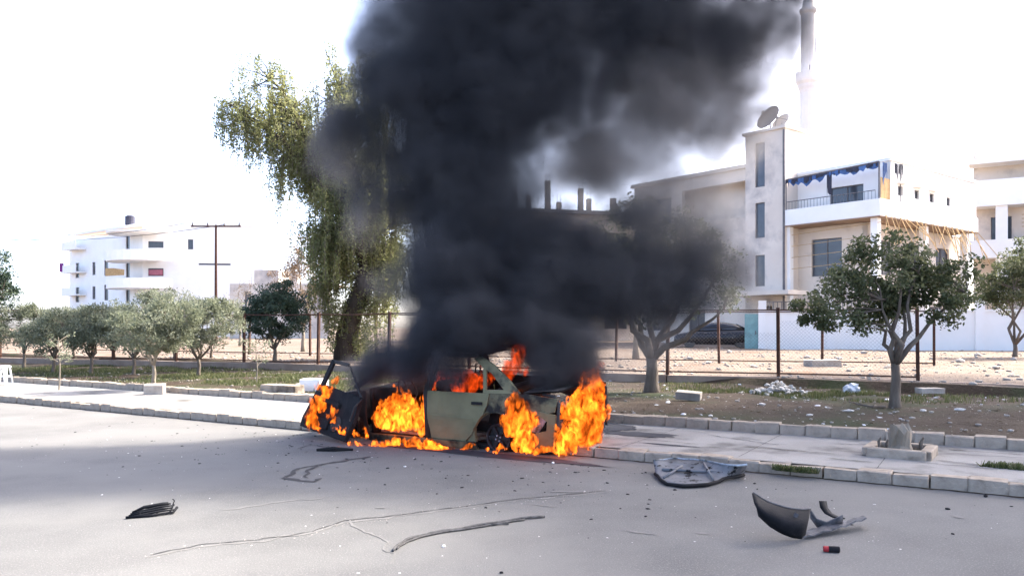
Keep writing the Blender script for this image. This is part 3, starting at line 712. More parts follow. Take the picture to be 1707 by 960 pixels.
def limb(r, a, b, n=5, wob=.08):
    a, b = Vector(a), Vector(b); L_ = (b - a).length; out = []
    for k in range(n + 1):
        t = k / n; p = a.lerp(b, t)
        if 0 < k < n: p += Vector((r.uniform(-1, 1), r.uniform(-1, 1), r.uniform(-.4, .8))) * wob * L_
        out.append(p)
    return out
def tree(name, label, base, lobes, leaves, leaf_size, m, bark='bark', trunk_r=.09, trunk_h=.6, forks=None, seed=1, clumps=90, spread=.26, group=None, aspect=.5, hole=.25, lean=(0, 0)):
    """lobes: list of (x,y,z,rx,ry,rz) relative to base"""
    r = random.Random(seed); nr = np.random.default_rng(seed)
    t = empty(name, base); tag(t, label, 'tree', group)
    vol = [l[3] * l[4] * l[5] for l in lobes]; cs = []; sp = []
    while len(cs) < clumps:
        l = r.choices(lobes, vol)[0]
        d = Vector((r.gauss(0, 1), r.gauss(0, 1), r.gauss(0, 1))).normalized() * (r.uniform(.15, 1) ** .42)
        p = Vector((l[0] + d.x * l[3], l[1] + d.y * l[4], l[2] + d.z * l[5]))
        if mnoise.noise(p * 1.6 + Vector((seed, 0, 0))) < -hole: continue
        cs.append(p); sp.append(spread * r.uniform(.55, 1.35))
    mb = MB(); top = Vector((lean[0], lean[1], trunk_h))
    mb.tube([(0, 0, -.15), (lean[0] * .15, lean[1] * .1, trunk_h * .25), (lean[0] * .6 + .02, lean[1] * .5, trunk_h * .65), top], [trunk_r * 1.5, trunk_r * 1.05, trunk_r * .9, trunk_r * .8], 9)
    mains = []
    for k in range(forks or 5):
        tgt = r.choices(lobes, vol)[0]; q = 2 * math.pi * k / (forks or 5) + r.uniform(-.4, .4)
        e = Vector((tgt[0] + .55 * tgt[3] * math.cos(q), tgt[1] + .55 * tgt[4] * math.sin(q), tgt[2] + r.uniform(-.35, .35) * tgt[5]))
        pts = limb(r, top - Vector((0, 0, .05 * trunk_h)), e, 5, .07)
        mb.tube(pts, [trunk_r * (.62 - .1 * i) for i in range(6)], 7); mains.append(pts)
    for c in cs[: min(len(cs), 70)]:
        pts = min((p for pp in mains for p in pp[2:]), key=lambda p: (p - c).length)
        mb.tube(limb(r, pts, c, 3, .1), [trunk_r * .2, trunk_r * .14, trunk_r * .09, trunk_r * .05], 5, False)
    mb.build('trunk', M[bark], t, smooth=True)
    V, Q, v = leaf_cloud([tuple(c) for c in cs], sp, leaves // len(cs), leaf_size, nr, aspect=aspect)
    crown_obj('crown', V, Q, v, m, t)
    return t
def gz(p):
    l, s = LS(p.x, p.y); return terr(l, s)
def tbase(px, py, z0=.25):
    p = gnd(px, py, z0); p.z = gz(p) - .02; return p
OG = 'small olive trees in the garden strip'
# right-hand tree in front of the fence
b = tbase(1492, 676)
tree('street_tree', 'bushy green tree with forked grey trunk before the rusty fence', b,
     [(-.95, .1, 1.85, .75, .8, .62), (-.1, 0, 2.3, .95, .9, .75), (.75, .1, 2.05, .8, .8, .62), (-1.15, 0, 1.45, .42, .5, .35), (.2, .2, 1.75, .9, .8, .42), (1.1, .1, 1.6, .38, .5, .35)],
     14500, .08, M['leaf_green'], 'bark', .085, .78, 7, 11, 165, .22, aspect=.5, hole=-.03)
# the tree half swallowed by smoke
b = tbase(1086, 652)
tree('street_tree', 'dark tree wrapped in drifting black smoke beside the burning car', b,
     [(-.5, 0, 2.4, 1.1, 1.0, .75), (.7, .2, 2.6, 1.15, 1.0, .85), (.1, 0, 3.3, 1.2, 1.0, .85), (1.3, .1, 1.9, .75, .8, .5), (-.2, .1, 1.8, .8, .8, .4)],
     13000, .085, M['leaf_green'], 'bark', .14, .75, 7, 12, 170, .27, hole=.05)
# far right tree by the white wall
b = gnd(1692, 592, .44); b = Vector((b.x * .95, b.y * .95, .42))
tree('street_tree', 'light green multi-stemmed tree before the white garden wall', b,
     [(-.2, 0, 3.0, 1.3, 1.3, 1.2), (.9, 0, 3.4, 1.6, 1.3, 1.4), (-.5, .3, 2.3, .9, .9, .7)], 15000, .11, M['leaf_green'], 'bark', .09, .5, 6, 13, 130, .4)
# left olives
olives = [(223, 622, 'olive tree with stout double trunk on the grass', .25, [(-.25, 0, 1.55, .75, .7, .62), (.35, 0, 1.75, .7, .7, .68), (.1, .1, 2.2, .5, .5, .35)], 21),
          (256, 641, 'slim pale-trunked olive tree growing beside the garden kerb block', .24, [(.0, 0, 1.55, .7, .65, .6), (.35, 0, 1.95, .5, .5, .45)], 22),
          (331, 626, 'full round olive tree near the rusty utility pole', .25, [(-.3, 0, 1.65, .75, .7, .7), (.35, 0, 1.75, .7, .7, .75), (0, 0, 2.2, .55, .5, .4)], 23),
          (152, 621, 'thin leaning olive tree between two fuller olives', .25, [(.0, 0, 1.5, .62, .6, .62), (.15, 0, 2.0, .5, .5, .35)], 24),
          (89, 620, 'olive tree with drooping crown near the white plastic stool', .25, [(-.1, 0, 1.4, .8, .7, .62), (.2, .2, 1.85, .5, .5, .4)], 25),
          (190, 607, 'olive tree farther back against the garden fence, beside stacked timber', .25, [(0, 0, 1.7, 1.0, .8, .7), (.2, 0, 2.2, .6, .6, .45)], 26),
          (290, 606, 'tall olive tree farther back, directly below pale block', .25, [(0, 0, 1.9, .95, .8, .8), (-.1, 0, 2.7, .6, .6, .5)], 27),
          (122, 604, 'pale olive tree behind the thin leaning olive, close to fence', .25, [(0, 0, 1.6, .9, .8, .7), (.2, 0, 2.1, .5, .5, .4)], 29),
          (352, 603, 'background olive tree close to fence beside the utility pole', .25, [(0, 0, 1.8, 1.0, .8, .8), (-.3, 0, 2.3, .6, .6, .45)], 30),
          (245, 602, 'background olive tree close to fence behind the pale-trunked olive', .25, [(0, 0, 1.9, 1.0, .8, .8), (.3, 0, 2.5, .6, .6, .5)], 33),
          (40, 612, 'olive tree with broad crown at the end of the row', .25, [(0, 0, 1.6, .85, .8, .7), (.1, 0, 2.1, .5, .5, .4)], 28)]
for px, py, lab, z0, lobes, sd in olives:
    tree('olive_tree', lab, tbase(px, py, z0), [(x * 1.15, y, z * .86, a * 1.3, b_ * 1.25, c_ * .95) for x, y, z, a, b_, c_ in lobes], 9500, .078, M['leaf_olive'], 'bark' if sd != 22 else 'bark_pale', 0.05, .5, 5, sd, 95, .23, OG, aspect=.42, hole=.2)
tree('street_tree', 'dense dark green round tree left of the pepper tree', tbase(458, 607, .3),
     [(0, 0, 1.55, 1.25, 1.1, .85), (.2, 0, 2.2, .9, .9, .7), (-.5, 0, 1.3, .8, .8, .6)], 17000, .085, M['leaf_dark'], 'bark', .07, .45, 6, 31, 150, .28, hole=.35)
tree('street_tree', 'tall dark tree at the very end of the pavement strip', tbase(-22, 612, .25) , [(0, 0, 2.3, .95, .9, 1.1), (.15, 0, 3.2, .7, .7, .8)], 9000, .085, M['leaf_dark'], 'bark', .08, .8, 5, 32, 90, .28)
# saplings
def sapling(px, py, h, lab, sd, z0):
    b = tbase(px, py, .25)
    if z0 is not None: b = gnd(px, py, z0)
    r = random.Random(sd); nr = np.random.default_rng(sd); t = empty('sapling', b); tag(t, lab, 'sapling', 'young saplings by the pavement')
    mb = MB(); mb.tube([(0, 0, -.1), (.03, 0, h * .4), (-.02, .02, h)], [.022, .017, .008], 6); cs = []
    for k in range(12):
        z = h * r.uniform(.45, 1); q = r.uniform(0, 6.28); e = Vector((math.cos(q), math.sin(q), .5)) * r.uniform(.15, .4) + Vector((0, 0, z)); cs.append(tuple(e)); mb.tube(limb(r, (0, 0, z), e, 2, .08), [.007, .005, .003], 4, False)
    mb.build('trunk', M['bark_pale'], t)
    V, Q, v = leaf_cloud(cs, [.13] * 12, 22, .06, nr); crown_obj('crown', V, Q, v, M['leaf_olive'], t)
sapling(98, 650, 1.25, 'thin bare sapling standing in a pavement tree pit', 41, PAV_Z)
sapling(427, 636, .95, 'small scrubby sapling on the soil beside stone blocks', 42, None)
# pepper tree: thick leaning trunk, arching limbs, hanging strands
pb = gnd(577, 592, .42); pb = Vector((pb.x * .86, pb.y * .86, .40))
pt = empty('pepper_tree', pb); tag(pt, 'tall weeping pepper tree with thick gnarled trunk behind smoke', 'tree')
r = random.Random(51); nr = np.random.default_rng(51)
s_ = pb.y / F
def pp(px, py, dy=0):       # a point of the tree seen at px,py in its own depth
    q = at(px, py, pb.y + dy); return q - pb
mb = MB()
tk = [Vector((0, 0, -.3)), pp(578, 560), pp(588, 520), pp(606, 480), pp(612, 440), pp(606, 390)]
mb.tube(tk, [.5, .40, .36, .36, .30, .24], 12)
ends = [((585, 330), -1.0), ((470, 180), .3), ((385, 175), -.4), ((540, 230), 1.5), ((650, 260), .5), ((450, 130), 1.0), ((560, 140), -1.2), ((690, 330), -.5), ((640, 420), 1.2), ((545, 400), -1.2), ((630, 120), .4), ((520, 300), 1.4), ((740, 230), 1.0)]
tips = []
for (e, dy) in ends:
    en = pp(e[0], e[1], dy); st = tk[3 if e[1] > 350 else 5] if r.random() < .7 else tk[4]
    mid = st.lerp(en, .55) + Vector((0, 0, .9)); pts = []
    for k in range(9):
        t = k / 8; pts.append(st * (1 - t) ** 2 + mid * 2 * t * (1 - t) + en * t * t + Vector((r.uniform(-.1, .1), r.uniform(-.1, .1), r.uniform(-.1, .1))) * (0 if k in (0,) else 1))
    mb.tube(pts, [.2 * (1 - k / 9.5) for k in range(9)], 7)
    for k in range(3, 9):
        for j in range(10):
            o = pts[k] + Vector((r.gauss(0, .5), r.gauss(0, .55), r.gauss(.15, .38))); tips.append(o); mb.tube(limb(r, pts[k], o, 2, .1), [.035, .022, .01], 4, False)
for (px_, py_) in ((570, 420), (640, 470), (545, 470), (560, 520), (655, 430), (600, 560), (530, 395), (570, 450), (625, 500)):
    for j in range(14): tips.append(pp(px_ + r.uniform(-18, 18), py_ + r.uniform(-25, 10), r.uniform(-.9, .6)))
mb.build('trunk', M['bark_dark'], pt, smooth=True)
cs = []; sp = []; strand = MB()
for o in tips:
    for j in range(4):
        p = o + Vector((r.gauss(0, .2), r.gauss(0, .2), r.uniform(-.1, .15))); L_ = r.uniform(.3, 1.45); dx, dy = r.uniform(-.12, .12), r.uniform(-.12, .12); k = int(L_ / .13)
        for i in range(k + 1):
            t = i / max(1, k); cs.append((p.x + dx * t, p.y + dy * t, p.z - L_ * t)); sp.append(.085)
        strand.tube([p, p + Vector((dx, dy, -L_))], .006, 3, False)
strand.build('hanging_twig', M['bark'], pt)['kind'] = 'stuff'
V, Q, v = leaf_cloud(cs, [k * 1.6 for k in sp], 6, .12, nr, 1.2, .36); crown_obj('crown', V, Q, v, M['leaf_pepper'], pt)
# dry-leaved trees behind
tree('dry_tree', 'peach-brown half-bare tree behind the dark round tree', Vector((at(505, 545, 38).x, 38, .42)),
     [(0, 0, 3.3, 1.6, 1.2, 1.2), (.4, 0, 4.7, 1.3, 1.0, 1.0)], 7500, .09, M['leaf_dry'], 'bark_pale', .09, 1.2, 7, 61, 110, .4)
tree('dry_tree', 'pale half-bare tree before the unfinished block behind smoke', Vector((at(1060, 545, 30).x, 30, .42)),
     [(0, 0, 3.6, 1.5, 1.2, 1.1), (.6, 0, 4.7, 1.4, 1.0, 1.0), (-.8, 0, 4.6, 1.0, 1.0, .9)], 5200, .075, M['leaf_olive'], 'bark_pale', .11, 1.4, 8, 62, 130, .42)
tree('dry_tree', 'bare twiggy tree standing between the pole and ruined house', Vector((at(400, 545, 50).x, 50, .42)),
     [(0, 0, 2.8, 1.2, 1, 1.1), (.4, 0, 3.8, .8, .8, .8)], 350, .07, M['leaf_dry'], 'bark_pale', .08, 1.2, 8, 63, 70, .4)

# ------------------------------------------------------------------ grass, stones, rubble
def grass_patch(n, fn, seed):
    nr = np.random.default_rng(seed); r = random.Random(seed); V = []; Q = []; v = []
    while len(v) < n:
        l, s = fn(r)
        if mnoise.noise(Vector((l * .8, s * .8, seed))) + .5 * mnoise.noise(Vector((l * 2.6, s * 2.6, seed))) < .02: continue
        z = terr(l, s); p = P(l, s, z); h = r.uniform(.025, .085); q = r.uniform(0, 6.28); w = r.uniform(.006, .013); lean = h * .6
        a = Vector((math.cos(q), math.sin(q), 0)); c = Vector((-a.y, a.x, 0)); o = len(V)
        t = p + Vector((0, 0, h)) + c * r.uniform(-lean, lean)
        V += [tuple(p - a * w - Vector((0, 0, .01))), tuple(p + a * w - Vector((0, 0, .01))), tuple(t + a * w * .3), tuple(t - a * w * .3)]; Q.append((o, o + 1, o + 2, o + 3)); v.append(r.random())
    me = fast_mesh('grass', np.array(V), np.array(Q)); a_ = me.attributes.new('v', 'FLOAT', 'FACE'); a_.data.foreach_set('value', np.array(v, dtype=np.float32))
    return link('grass', me, M['grass'])
g = grass_patch(34000, lambda r: (r.uniform(3, 22), r.triangular(2.8, 9.8, 6.0)), 1); tag(g, 'short green grass on the soil under the olive trees', 'grass', kind='stuff')
g = grass_patch(6000, lambda r: (r.gauss(-2.2, 1.7), r.triangular(6.5, 9.9, 8.6)), 2); tag(g, 'sparse weedy grass beside the white rubble heap', 'grass', kind='stuff')
def rock_mesh(seed, m, flat=.6):
    r = random.Random(seed); bm = bmesh.new(); bmesh.ops.create_icosphere(bm, subdivisions=1, radius=.5)
    for v in bm.verts: v.co = Vector((v.co.x * r.uniform(.7, 1.3), v.co.y * r.uniform(.6, 1.1), v.co.z * flat * r.uniform(.6, 1.2)))
    me = bpy.data.meshes.new('stone'); bm.to_mesh(me); bm.free(); me.materials.append(m); return me
def stones_stuff(name, label, n, fn, size, m, seed):
    r = random.Random(seed); base = [np.array([v.co[:] for v in rock_mesh(900 + i, m).vertices]) for i in range(5)]
    tri = np.array([p.vertices[:] for p in rock_mesh(900, m).polygons]); V = []; Q = []; o = 0
    for k in range(n):
        l, s = fn(r); sz = size[0] * (size[1] / size[0]) ** (r.random() ** 2.2); b_ = base[k % 5]; q = r.uniform(0, 6.28); c_, s2 = math.cos(q), math.sin(q)
        p = P(l, s, terr(l, s) + sz * .12); rot = np.array([[c_, -s2, 0], [s2, c_, 0], [0, 0, 1]])
        V.append((b_ @ rot.T) * sz + np.array(p)); Q.append(tri + o); o += len(b_)
    return tag(link(name, fast_mesh(name, np.concatenate(V), np.concatenate(Q)), m), label, 'stones', kind='stuff')
stones_stuff('rubble', 'small pale stones and rubble strewn over the vacant lot', 5200, lambda r: (r.uniform(-18, 24), 10.3 + r.random() ** 1.6 * 26), (.03, .18), M['stone'], 1)
stones_stuff('gravel', 'small stones and litter scattered over the garden soil', 2600, lambda r: (r.uniform(-15, 20), r.uniform(2.75, 9.9)), (.018, .10), M['stone'], 2)
# the white rubble heap, stone by stone
hc = gnd(1296, 655, .24); r = random.Random(77)
M['rubble_white'] = mat('white_rubble', (0.62, 0.60, 0.57), (0.40, 0.37, 0.33), 9, 0.95)
ms = [rock_mesh(950 + i, M['rubble_white']) for i in range(6)]
mt_ = [rock_mesh(940 + i, M['stone']) for i in range(6)]
heap = empty('rubble_heap', (hc.x, hc.y, gz(hc))); tag(heap, 'heap of broken white rubble on soil before the fence', 'rubble')
for k in range(110):
    x, y = r.gauss(0, .34), r.gauss(0, .2); h = .27 * math.exp(-(x / .42) ** 2 - (y / .26) ** 2)
    o = bpy.data.objects.new('stone', r.choice(ms)); C.objects.link(o); o.parent = heap; sz = r.uniform(.06, .16)
    o.location = (x, y, h * r.uniform(.35, 1) + .0); o.scale = (sz, sz, sz); o.rotation_euler = (r.uniform(-.6, .6), r.uniform(-.6, .6), r.uniform(0, 6))
def block(name, label, px, py, size, rot, m, z0, cat, seed, tilt=(0, 0), group=None):
    me = stone_mesh(name, *size, seed, M[m], min(size) * .06); o = bpy.data.objects.new(name, me); C.objects.link(o); p = gnd(px, py, z0)
    o.location = (p.x, p.y, z0 + size[2] * .42); o.rotation_euler = (*tilt, rot); tag(o, label, cat, group); return o
block('concrete_slab', 'flat broken concrete slab lying on the soil before dark tree', 1148, 664, (.46, .26, .14), -.35, 'concrete', .25, 'slab', 201, (.1, .08))
block('stone_block', 'cream cut stone block standing at foot of pale-trunked olive', 258, 657, (.42, .26, .24), .2, 'stone', PAV_Z, 'stone', 202)
block('stone_block', 'long tan stone block lying on the garden kerb', 470, 663, (.95, .3, .3), -.45, 'kerb', PAV_Z, 'stone', 203)
block('stone_block', 'whitewashed stone block beside the burning open door', 524, 650, (.5, .35, .26), -.4, 'white_wall', PAV_Z + .12, 'stone', 204)
block('stone_block', 'small tan stone block leaning against the whitewashed block', 508, 658, (.34, .28, .26), -.1, 'stone', PAV_Z, 'stone', 205)
block('concrete_slab', 'pale flat slab of rubble lying inside the fenced lot', 1371, 611, (.95, .5, .22), .2, 'stone', .42, 'slab', 206)
block('stone_block', 'pale stone lying on the mound beside footing wall', 1550, 655, (.5, .25, .12), .1, 'stone', .25, 'stone', 207)
for k, (px, py, sz) in enumerate(((1180, 606, .3), (1215, 588, .35), (1150, 598, .28), (1400, 600, .3), (1440, 590, .4), (1600, 603, .35), (1660, 615, .3), (1345, 596, .3), (1255, 612, .22), (1630, 592, .35), (1480, 612, .25), (1690, 600, .3))):
    o = bpy.data.objects.new('rubble_stone', mt_[k % 6]); C.objects.link(o); p = gnd(px, py, .42); o.location = (p.x, p.y, gz(p) + sz * .14); o.scale = (sz, sz * .8, sz * .8); o.rotation_euler = (0, 0, k * 1.3)
    tag(o, 'pale lump of rubble on the dirt behind the garden fence', 'stone', 'larger stones in the vacant lot')
for k, (px, py, sz) in enumerate(((1415, 683, .12), (1540, 682, .13), (1270, 672, .13), (1600, 684, .14), (1350, 690, .1), (1185, 690, .1))):
    o = bpy.data.objects.new('garden_stone', ms[(k + 2) % 6]); C.objects.link(o); p = gnd(px, py, .25); o.location = (p.x, p.y, gz(p) + sz * .1); o.scale = (sz * 1.6, sz, sz * .7); o.rotation_euler = (0, 0, k * .9)
    tag(o, ['pale stone on the soil left of forked trunk, below dead branch', 'pale stone on the mound just right of the forked trunk', 'pale stone below the white rubble heap', 'largest pale garden stone, right of forked tree on bare soil', 'small pale stone on soil between rubble heap and forked tree', 'small pale stone on soil below the broken concrete slab'][k], 'stone', 'stones on the garden soil')
# plastic bag
bp_ = tbase(1420, 655); bm = bmesh.new(); bmesh.ops.create_icosphere(bm, subdivisions=3, radius=.14)
for v in bm.verts:
    v.co *= 1 + .45 * mnoise.noise(v.co * 14) + .2 * mnoise.noise(v.co * 33); v.co.z = max(v.co.z * .95 + .08, -.01); v.co.x *= 1.1
me = bpy.data.meshes.new('plastic_bag'); bm.to_mesh(me); bm.free()
o = link('plastic_bag', me, M['bag']); o.location = bp_ + Vector((0, 0, .02)); tag(o, 'crumpled white plastic bag lying near the footing wall', 'bag')
# fallen dead branch round the forked tree
mb = MB(); b = tbase(1492, 676); q = [(1415, 671), (1432, 676), (1455, 678), (1475, 677)]
mb.tube([tbase(*k) + Vector((0, 0, .05)) for k in q], [.012, .02, .022, .025], 6); r = random.Random(6)
for k in range(6):
    a = tbase(*q[k % 3]) + Vector((0, 0, .05)); mb.tube([a, a + Vector((r.uniform(-.25, .1), r.uniform(-.1, .1), r.uniform(.0, .08)))], [.01, .004], 4)
tag(mb.build('dead_branch', M['bark']), 'dead dark branch lying at the foot of forked tree', 'branch')
# tree pit with stump on the pavement
pc = gnd(1526, 766, PAV_Z); pc += Vector((0, .35, 0)); pit = empty('tree_pit', (pc.x, pc.y, PAV_Z), KANG - .05); tag(pit, 'square concrete tree pit with dead stump on the pavement', 'tree pit')
for k in range(4):
    mb = MB(); mb.box((0, 0, .045), (.62, .12, .12)); o = mb.build('edging', M['kerb'], pit, bevel=.015); q = k * math.pi / 2
    o.location = (math.cos(q + math.pi / 2) * .30, math.sin(q + math.pi / 2) * .30, 0); o.rotation_euler = (0, 0, q)
mb = MB(); mb.box((0, 0, .02), (.5, .5, .06)); mb.build('soil', M['soil'], pit)
mb = MB(); mb.tube([(.0, 0, 0), (.01, 0, .12), (0, .01, .26), (.02, 0, .33)], [.15, .11, .115, .105], 16); st = mb.build('stump', M['bark_pale'], pit, smooth=False)
for k, v in enumerate(st.data.vertices): v.co += Vector((mnoise.noise(v.co * 15), mnoise.noise(v.co * 15 + Vector((5, 0, 0))), mnoise.noise(v.co * 9) * .8)) * .045 + (Vector((0, 0, .11 * mnoise.noise(Vector((v.co.x * 19, v.co.y * 19, 1))))) if v.co.z > .24 else Vector())
for (x, y, h) in ((-.24, .05, .18), (-.2, -.18, .13), (.2, .1, .15), (.16, -.15, .1)):
    mb = MB(); mb.tube([(x, y, .03), (x + .015, y, h), (x - .01, y + .01, h + .05)], [.02, .016, .01], 6); mb.build('twig', M['bark'], pit)
# weed tufts in the pavement edge
def tuft(px, py, z0, n, rad, lab, sd):
    r = random.Random(sd); p = gnd(px, py, z0); V = []; Q = []; v = []
    for k in range(n):
        a = r.uniform(0, 6.28); d = rad * math.sqrt(r.random()); c = p + Vector((KD.x * math.cos(a) * d * 1.8, KD.y * math.cos(a) * d * 1.8 + math.sin(a) * d * .4, 0)); h = r.uniform(.02, .07); q = r.uniform(0, 6.28); w = .008; t = c + Vector((r.uniform(-.04, .04), r.uniform(-.04, .04), h)); e = Vector((math.cos(q) * w, math.sin(q) * w, 0)); o = len(V)
        V += [tuple(c - e), tuple(c + e), tuple(t + e * .5), tuple(t - e * .5)]; Q.append((o, o + 1, o + 2, o + 3)); v.append(r.random())
    me = fast_mesh('weed_tuft', np.array(V), np.array(Q)); a_ = me.attributes.new('v', 'FLOAT', 'FACE'); a_.data.foreach_set('value', np.array(v, dtype=np.float32)); tag(link('weed_tuft', me, M['grass']), lab, 'weeds')
tuft(1325, 786, .06, 420, .13, 'low green weeds growing along the kerb near bonnet', 1)
tuft(1700, 782, PAV_Z, 500, .2, 'patch of green weeds in the pavement past tree pit', 2)
# white plastic stool at the left edge
sp_ = gnd(4, 641, PAV_Z); stl = empty('plastic_stool', sp_, .3); tag(stl, 'white plastic stool standing on pavement at end of garden kerb', 'stool')
mb = MB(); mb.lathe((0, 0, .44), [(.16, 0), (.2, .01), (.2, .035), (.17, .05)], 20); mb.build('seat', M['plastic_white'], stl)
for k in range(4):
    q = k * math.pi / 2 + .6; a = Vector((math.cos(q), math.sin(q), 0)); mb = MB(); mb.prism([a * .16 + Vector((-a.y * .06, a.x * .06, .45)), a * .16 + Vector((a.y * .06, -a.x * .06, .45)), a * .23 + Vector((a.y * .035, -a.x * .035, 0)), a * .23 + Vector((-a.y * .035, a.x * .035, 0))], a * .015); mb.build('leg', M['plastic_white'], stl)
mb = MB(); mb.lathe((0, 0, .2), [(.185, 0), (.2, 0), (.2, .03), (.185, .03)], 20); mb.build('stretcher', M['plastic_white'], stl)
mb = MB(); q = gnd(188, 607, .25); tbz = gz(q)
mb.box((q.x, q.y, tbz + .1), (1.3, .3, .12)); mb.box((q.x + .1, q.y + .02, tbz + .215), (1.1, .25, .1)); tag(mb.build('timber_stack', M['rust'], bevel=.01), 'dark low stack of timber lying behind the olive trees', 'timber')

# ------------------------------------------------------------------ the burning saloon
# local frame: x forward, y to its left (towards the road), z up; design heights, the whole body sits DROP lower on its burnt-out wheels
DROP = -0.19
car = empty('burning_car', P(.03, .53, .065)); car.rotation_euler = (R(-5), 0, KANG)
tag(car, 'burning olive saloon car with its front door torn open, half on kerb', 'car')
def side_y(x, z):
    zs = [(.10, .74), (.30, .81), (.6, .845), (.93, .82), (1.15, .70), (1.42, .55)]
    y = zs[0][1] if z <= zs[0][0] else zs[-1][1]
    for (a, ya), (b, yb) in zip(zs, zs[1:]):
        if a <= z <= b: y = ya + (yb - ya) * (z - a) / (b - a)
    y -= .13 * max(0, (-.25 - x) / .6) ** 2 + .17 * max(0, (x - 2.3) / 1.0) ** 2
    return y
def panel(name, poly, m, parent=car, side=1, th=.022, off=0.0, dent=0.0, seed=0, cuts=.09, holes=()):
    """sheet-metal panel: outline in (x,z), bent over the body side, with thickness"""
    bm = bmesh.new(); vs = [bm.verts.new((x, 0, z)) for x, z in poly]; bm.faces.new(vs)
    xs = [p[0] for p in poly]; zs = [p[1] for p in poly]
    x = min(xs) + cuts
    while x < max(xs):
        bmesh.ops.bisect_plane(bm, geom=bm.verts[:] + bm.edges[:] + bm.faces[:], plane_co=(x, 0, 0), plane_no=(1, 0, 0)); x += cuts
    z = min(zs) + cuts
    while z < max(zs):
        bmesh.ops.bisect_plane(bm, geom=bm.verts[:] + bm.edges[:] + bm.faces[:], plane_co=(0, 0, z), plane_no=(0, 0, 1)); z += cuts
    bmesh.ops.remove_doubles(bm, verts=bm.verts, dist=1e-5)
    bmesh.ops.triangulate(bm, faces=[f for f in bm.faces if len(f.verts) > 4])
    inner = {}
    for v in bm.verts:
        d = dent * (mnoise.noise(Vector((v.co.x * 3.1 + seed, v.co.z * 3.1, seed))) + .5 * mnoise.noise(Vector((v.co.x * 8, v.co.z * 8, seed + 4))))
        v.co.y = side * (side_y(v.co.x, v.co.z) + off + d)
    geo = bmesh.ops.solidify(bm, geom=bm.faces[:], thickness=th)
    for v in bm.verts: v.co.z += DROP
    bmesh.ops.recalc_face_normals(bm, faces=bm.faces)
    me = bpy.data.meshes.new(name); bm.to_mesh(me); bm.free(); me.shade_auto_smooth() if hasattr(me, 'shade_auto_smooth') else None
    return link(name, me, M[m], parent)
def cbox(name, c, size, m, parent=car, rot=None, bevel=.01):
    mb = MB(); mb.box((c[0], c[1], c[2] + DROP), size, rot); return mb.build(name, M[m], parent, bevel=bevel)
def ctube(name, pts, rad, m, parent=car, n=8):
    mb = MB(); mb.tube([(p[0], p[1], p[2] + DROP) for p in pts], rad, n); return mb.build(name, M[m], parent, smooth=True)
def arc(cx, cz, r, a0, a1, n):
    return [(cx + r * math.cos(R(a0 + (a1 - a0) * k / n)), cz + r * math.sin(R(a0 + (a1 - a0) * k / n))) for k in range(n + 1)]
# left side, seen from the road
panel('sill', [(.30, .17), (2.16, .17), (2.16, .30), (.36, .30)], 'scorched', dent=.006, seed=2, th=.06)
rd = panel('rear_door', [(1.09, .305), (.50, .305), (.40, .40), (.31, .52), (.20, .66), (.13, .80), (.10, .945), (1.09, .945)], 'paint', dent=.018, seed=3, off=.006); tag(rd, 'closed olive rear door, the only panel with paint left')
panel('door_frame', [(1.09, .95), (1.04, .95), (1.02, 1.35), (1.07, 1.37)], 'burnt', rd, th=.03)
panel('window_divider', [(.20, .95), (.155, .95), (.24, 1.25), (.285, 1.25)], 'paint', rd, th=.03)
panel('door_handle', [(.36, .80), (.20, .80), (.20, .835), (.36, .835)], 'soot', rd, th=.03, off=.03)
panel('crease', [(1.08, .62), (.36, .60), (.36, .615), (1.08, .635)], 'paint', rd, th=.008, off=.012)
panel('quarter_panel', [(.085, .945), (.115, .80), (.185, .67), (.28, .56)] + arc(0, .37, .335, 40, 150, 9) + [(-.42, .60), (-.60, .70), (-.80, .74), (-.83, .90), (-.45, .955)], 'scorched', dent=.02, seed=5)
panel('arch_lip', [(.50, .295), (.36, .295)] + arc(0, .37, .36, -12, 70, 7) + [(.20, .655), (.30, .525), (.39, .405)], 'paint', dent=.004, th=.05, off=-.004)
cp = panel('rear_pillar', [(.10, .95), (-.34, .96), (-.16, 1.10), (.14, 1.29), (.42, 1.41), (.46, 1.36), (.27, 1.255), (.215, 1.13)], 'paint', dent=.006, seed=6, th=.04)
# replace the lower part of the pillar by a framed quarter light: three bars round a triangle
cp.data.clear_geometry(); mbx = None
bpy.data.objects.remove(cp)
panel('rear_pillar', [(-.11, .99), (-.34, .96), (-.16, 1.10), (.14, 1.29), (.42, 1.41), (.46, 1.36), (.285, 1.25), (.14, 1.19)], 'scorched', dent=.005, seed=6, th=.045)
panel('quarter_light_sill', [(.16, .948), (-.34, .957), (-.12, .995), (.17, .985)], 'paint', th=.045)
# torn tail: boot frame, inner wing and the twisted corner bracket
tc_ = panel('torn_corner', [(-.50, .25), (-.78, .22), (-.80, .70), (-.62, .745), (-.60, .70), (-.70, .62), (-.68, .50), (-.50, .46)], 'paint', dent=.03, seed=9, th=.03); tag(tc_, 'torn olive rear corner panel hanging from the tail')
panel('inner_wing', [(-.38, .50), (-.56, .47), (-.70, .66), (-.60, .80), (-.36, .76), (-.44, .62)], 'zinc', dent=.05, seed=10, th=.02, off=-.04)
ctube('boot_frame', [(-.58, .62, .93), (-.76, .66, .92), (-.84, .69, .84), (-.82, .72, .55), (-.80, .74, .30)], .022, 'burnt')
ctube('boot_frame', [(-.58, -.62, .93), (-.76, -.66, .92), (-.84, -.69, .84), (-.82, -.72, .55), (-.80, -.74, .30)], .022, 'burnt')
mb = MB(); g_ = []
for i in range(9):
    for j in range(9):
        x = -.30 - .52 * i / 8; y = -.66 + 1.32 * j / 8; g_.append((x, y, .955 + .10 * (i / 8) ** 2 * .4 + .025 * mnoise.noise(Vector((x * 4, y * 4, 2))) + DROP))
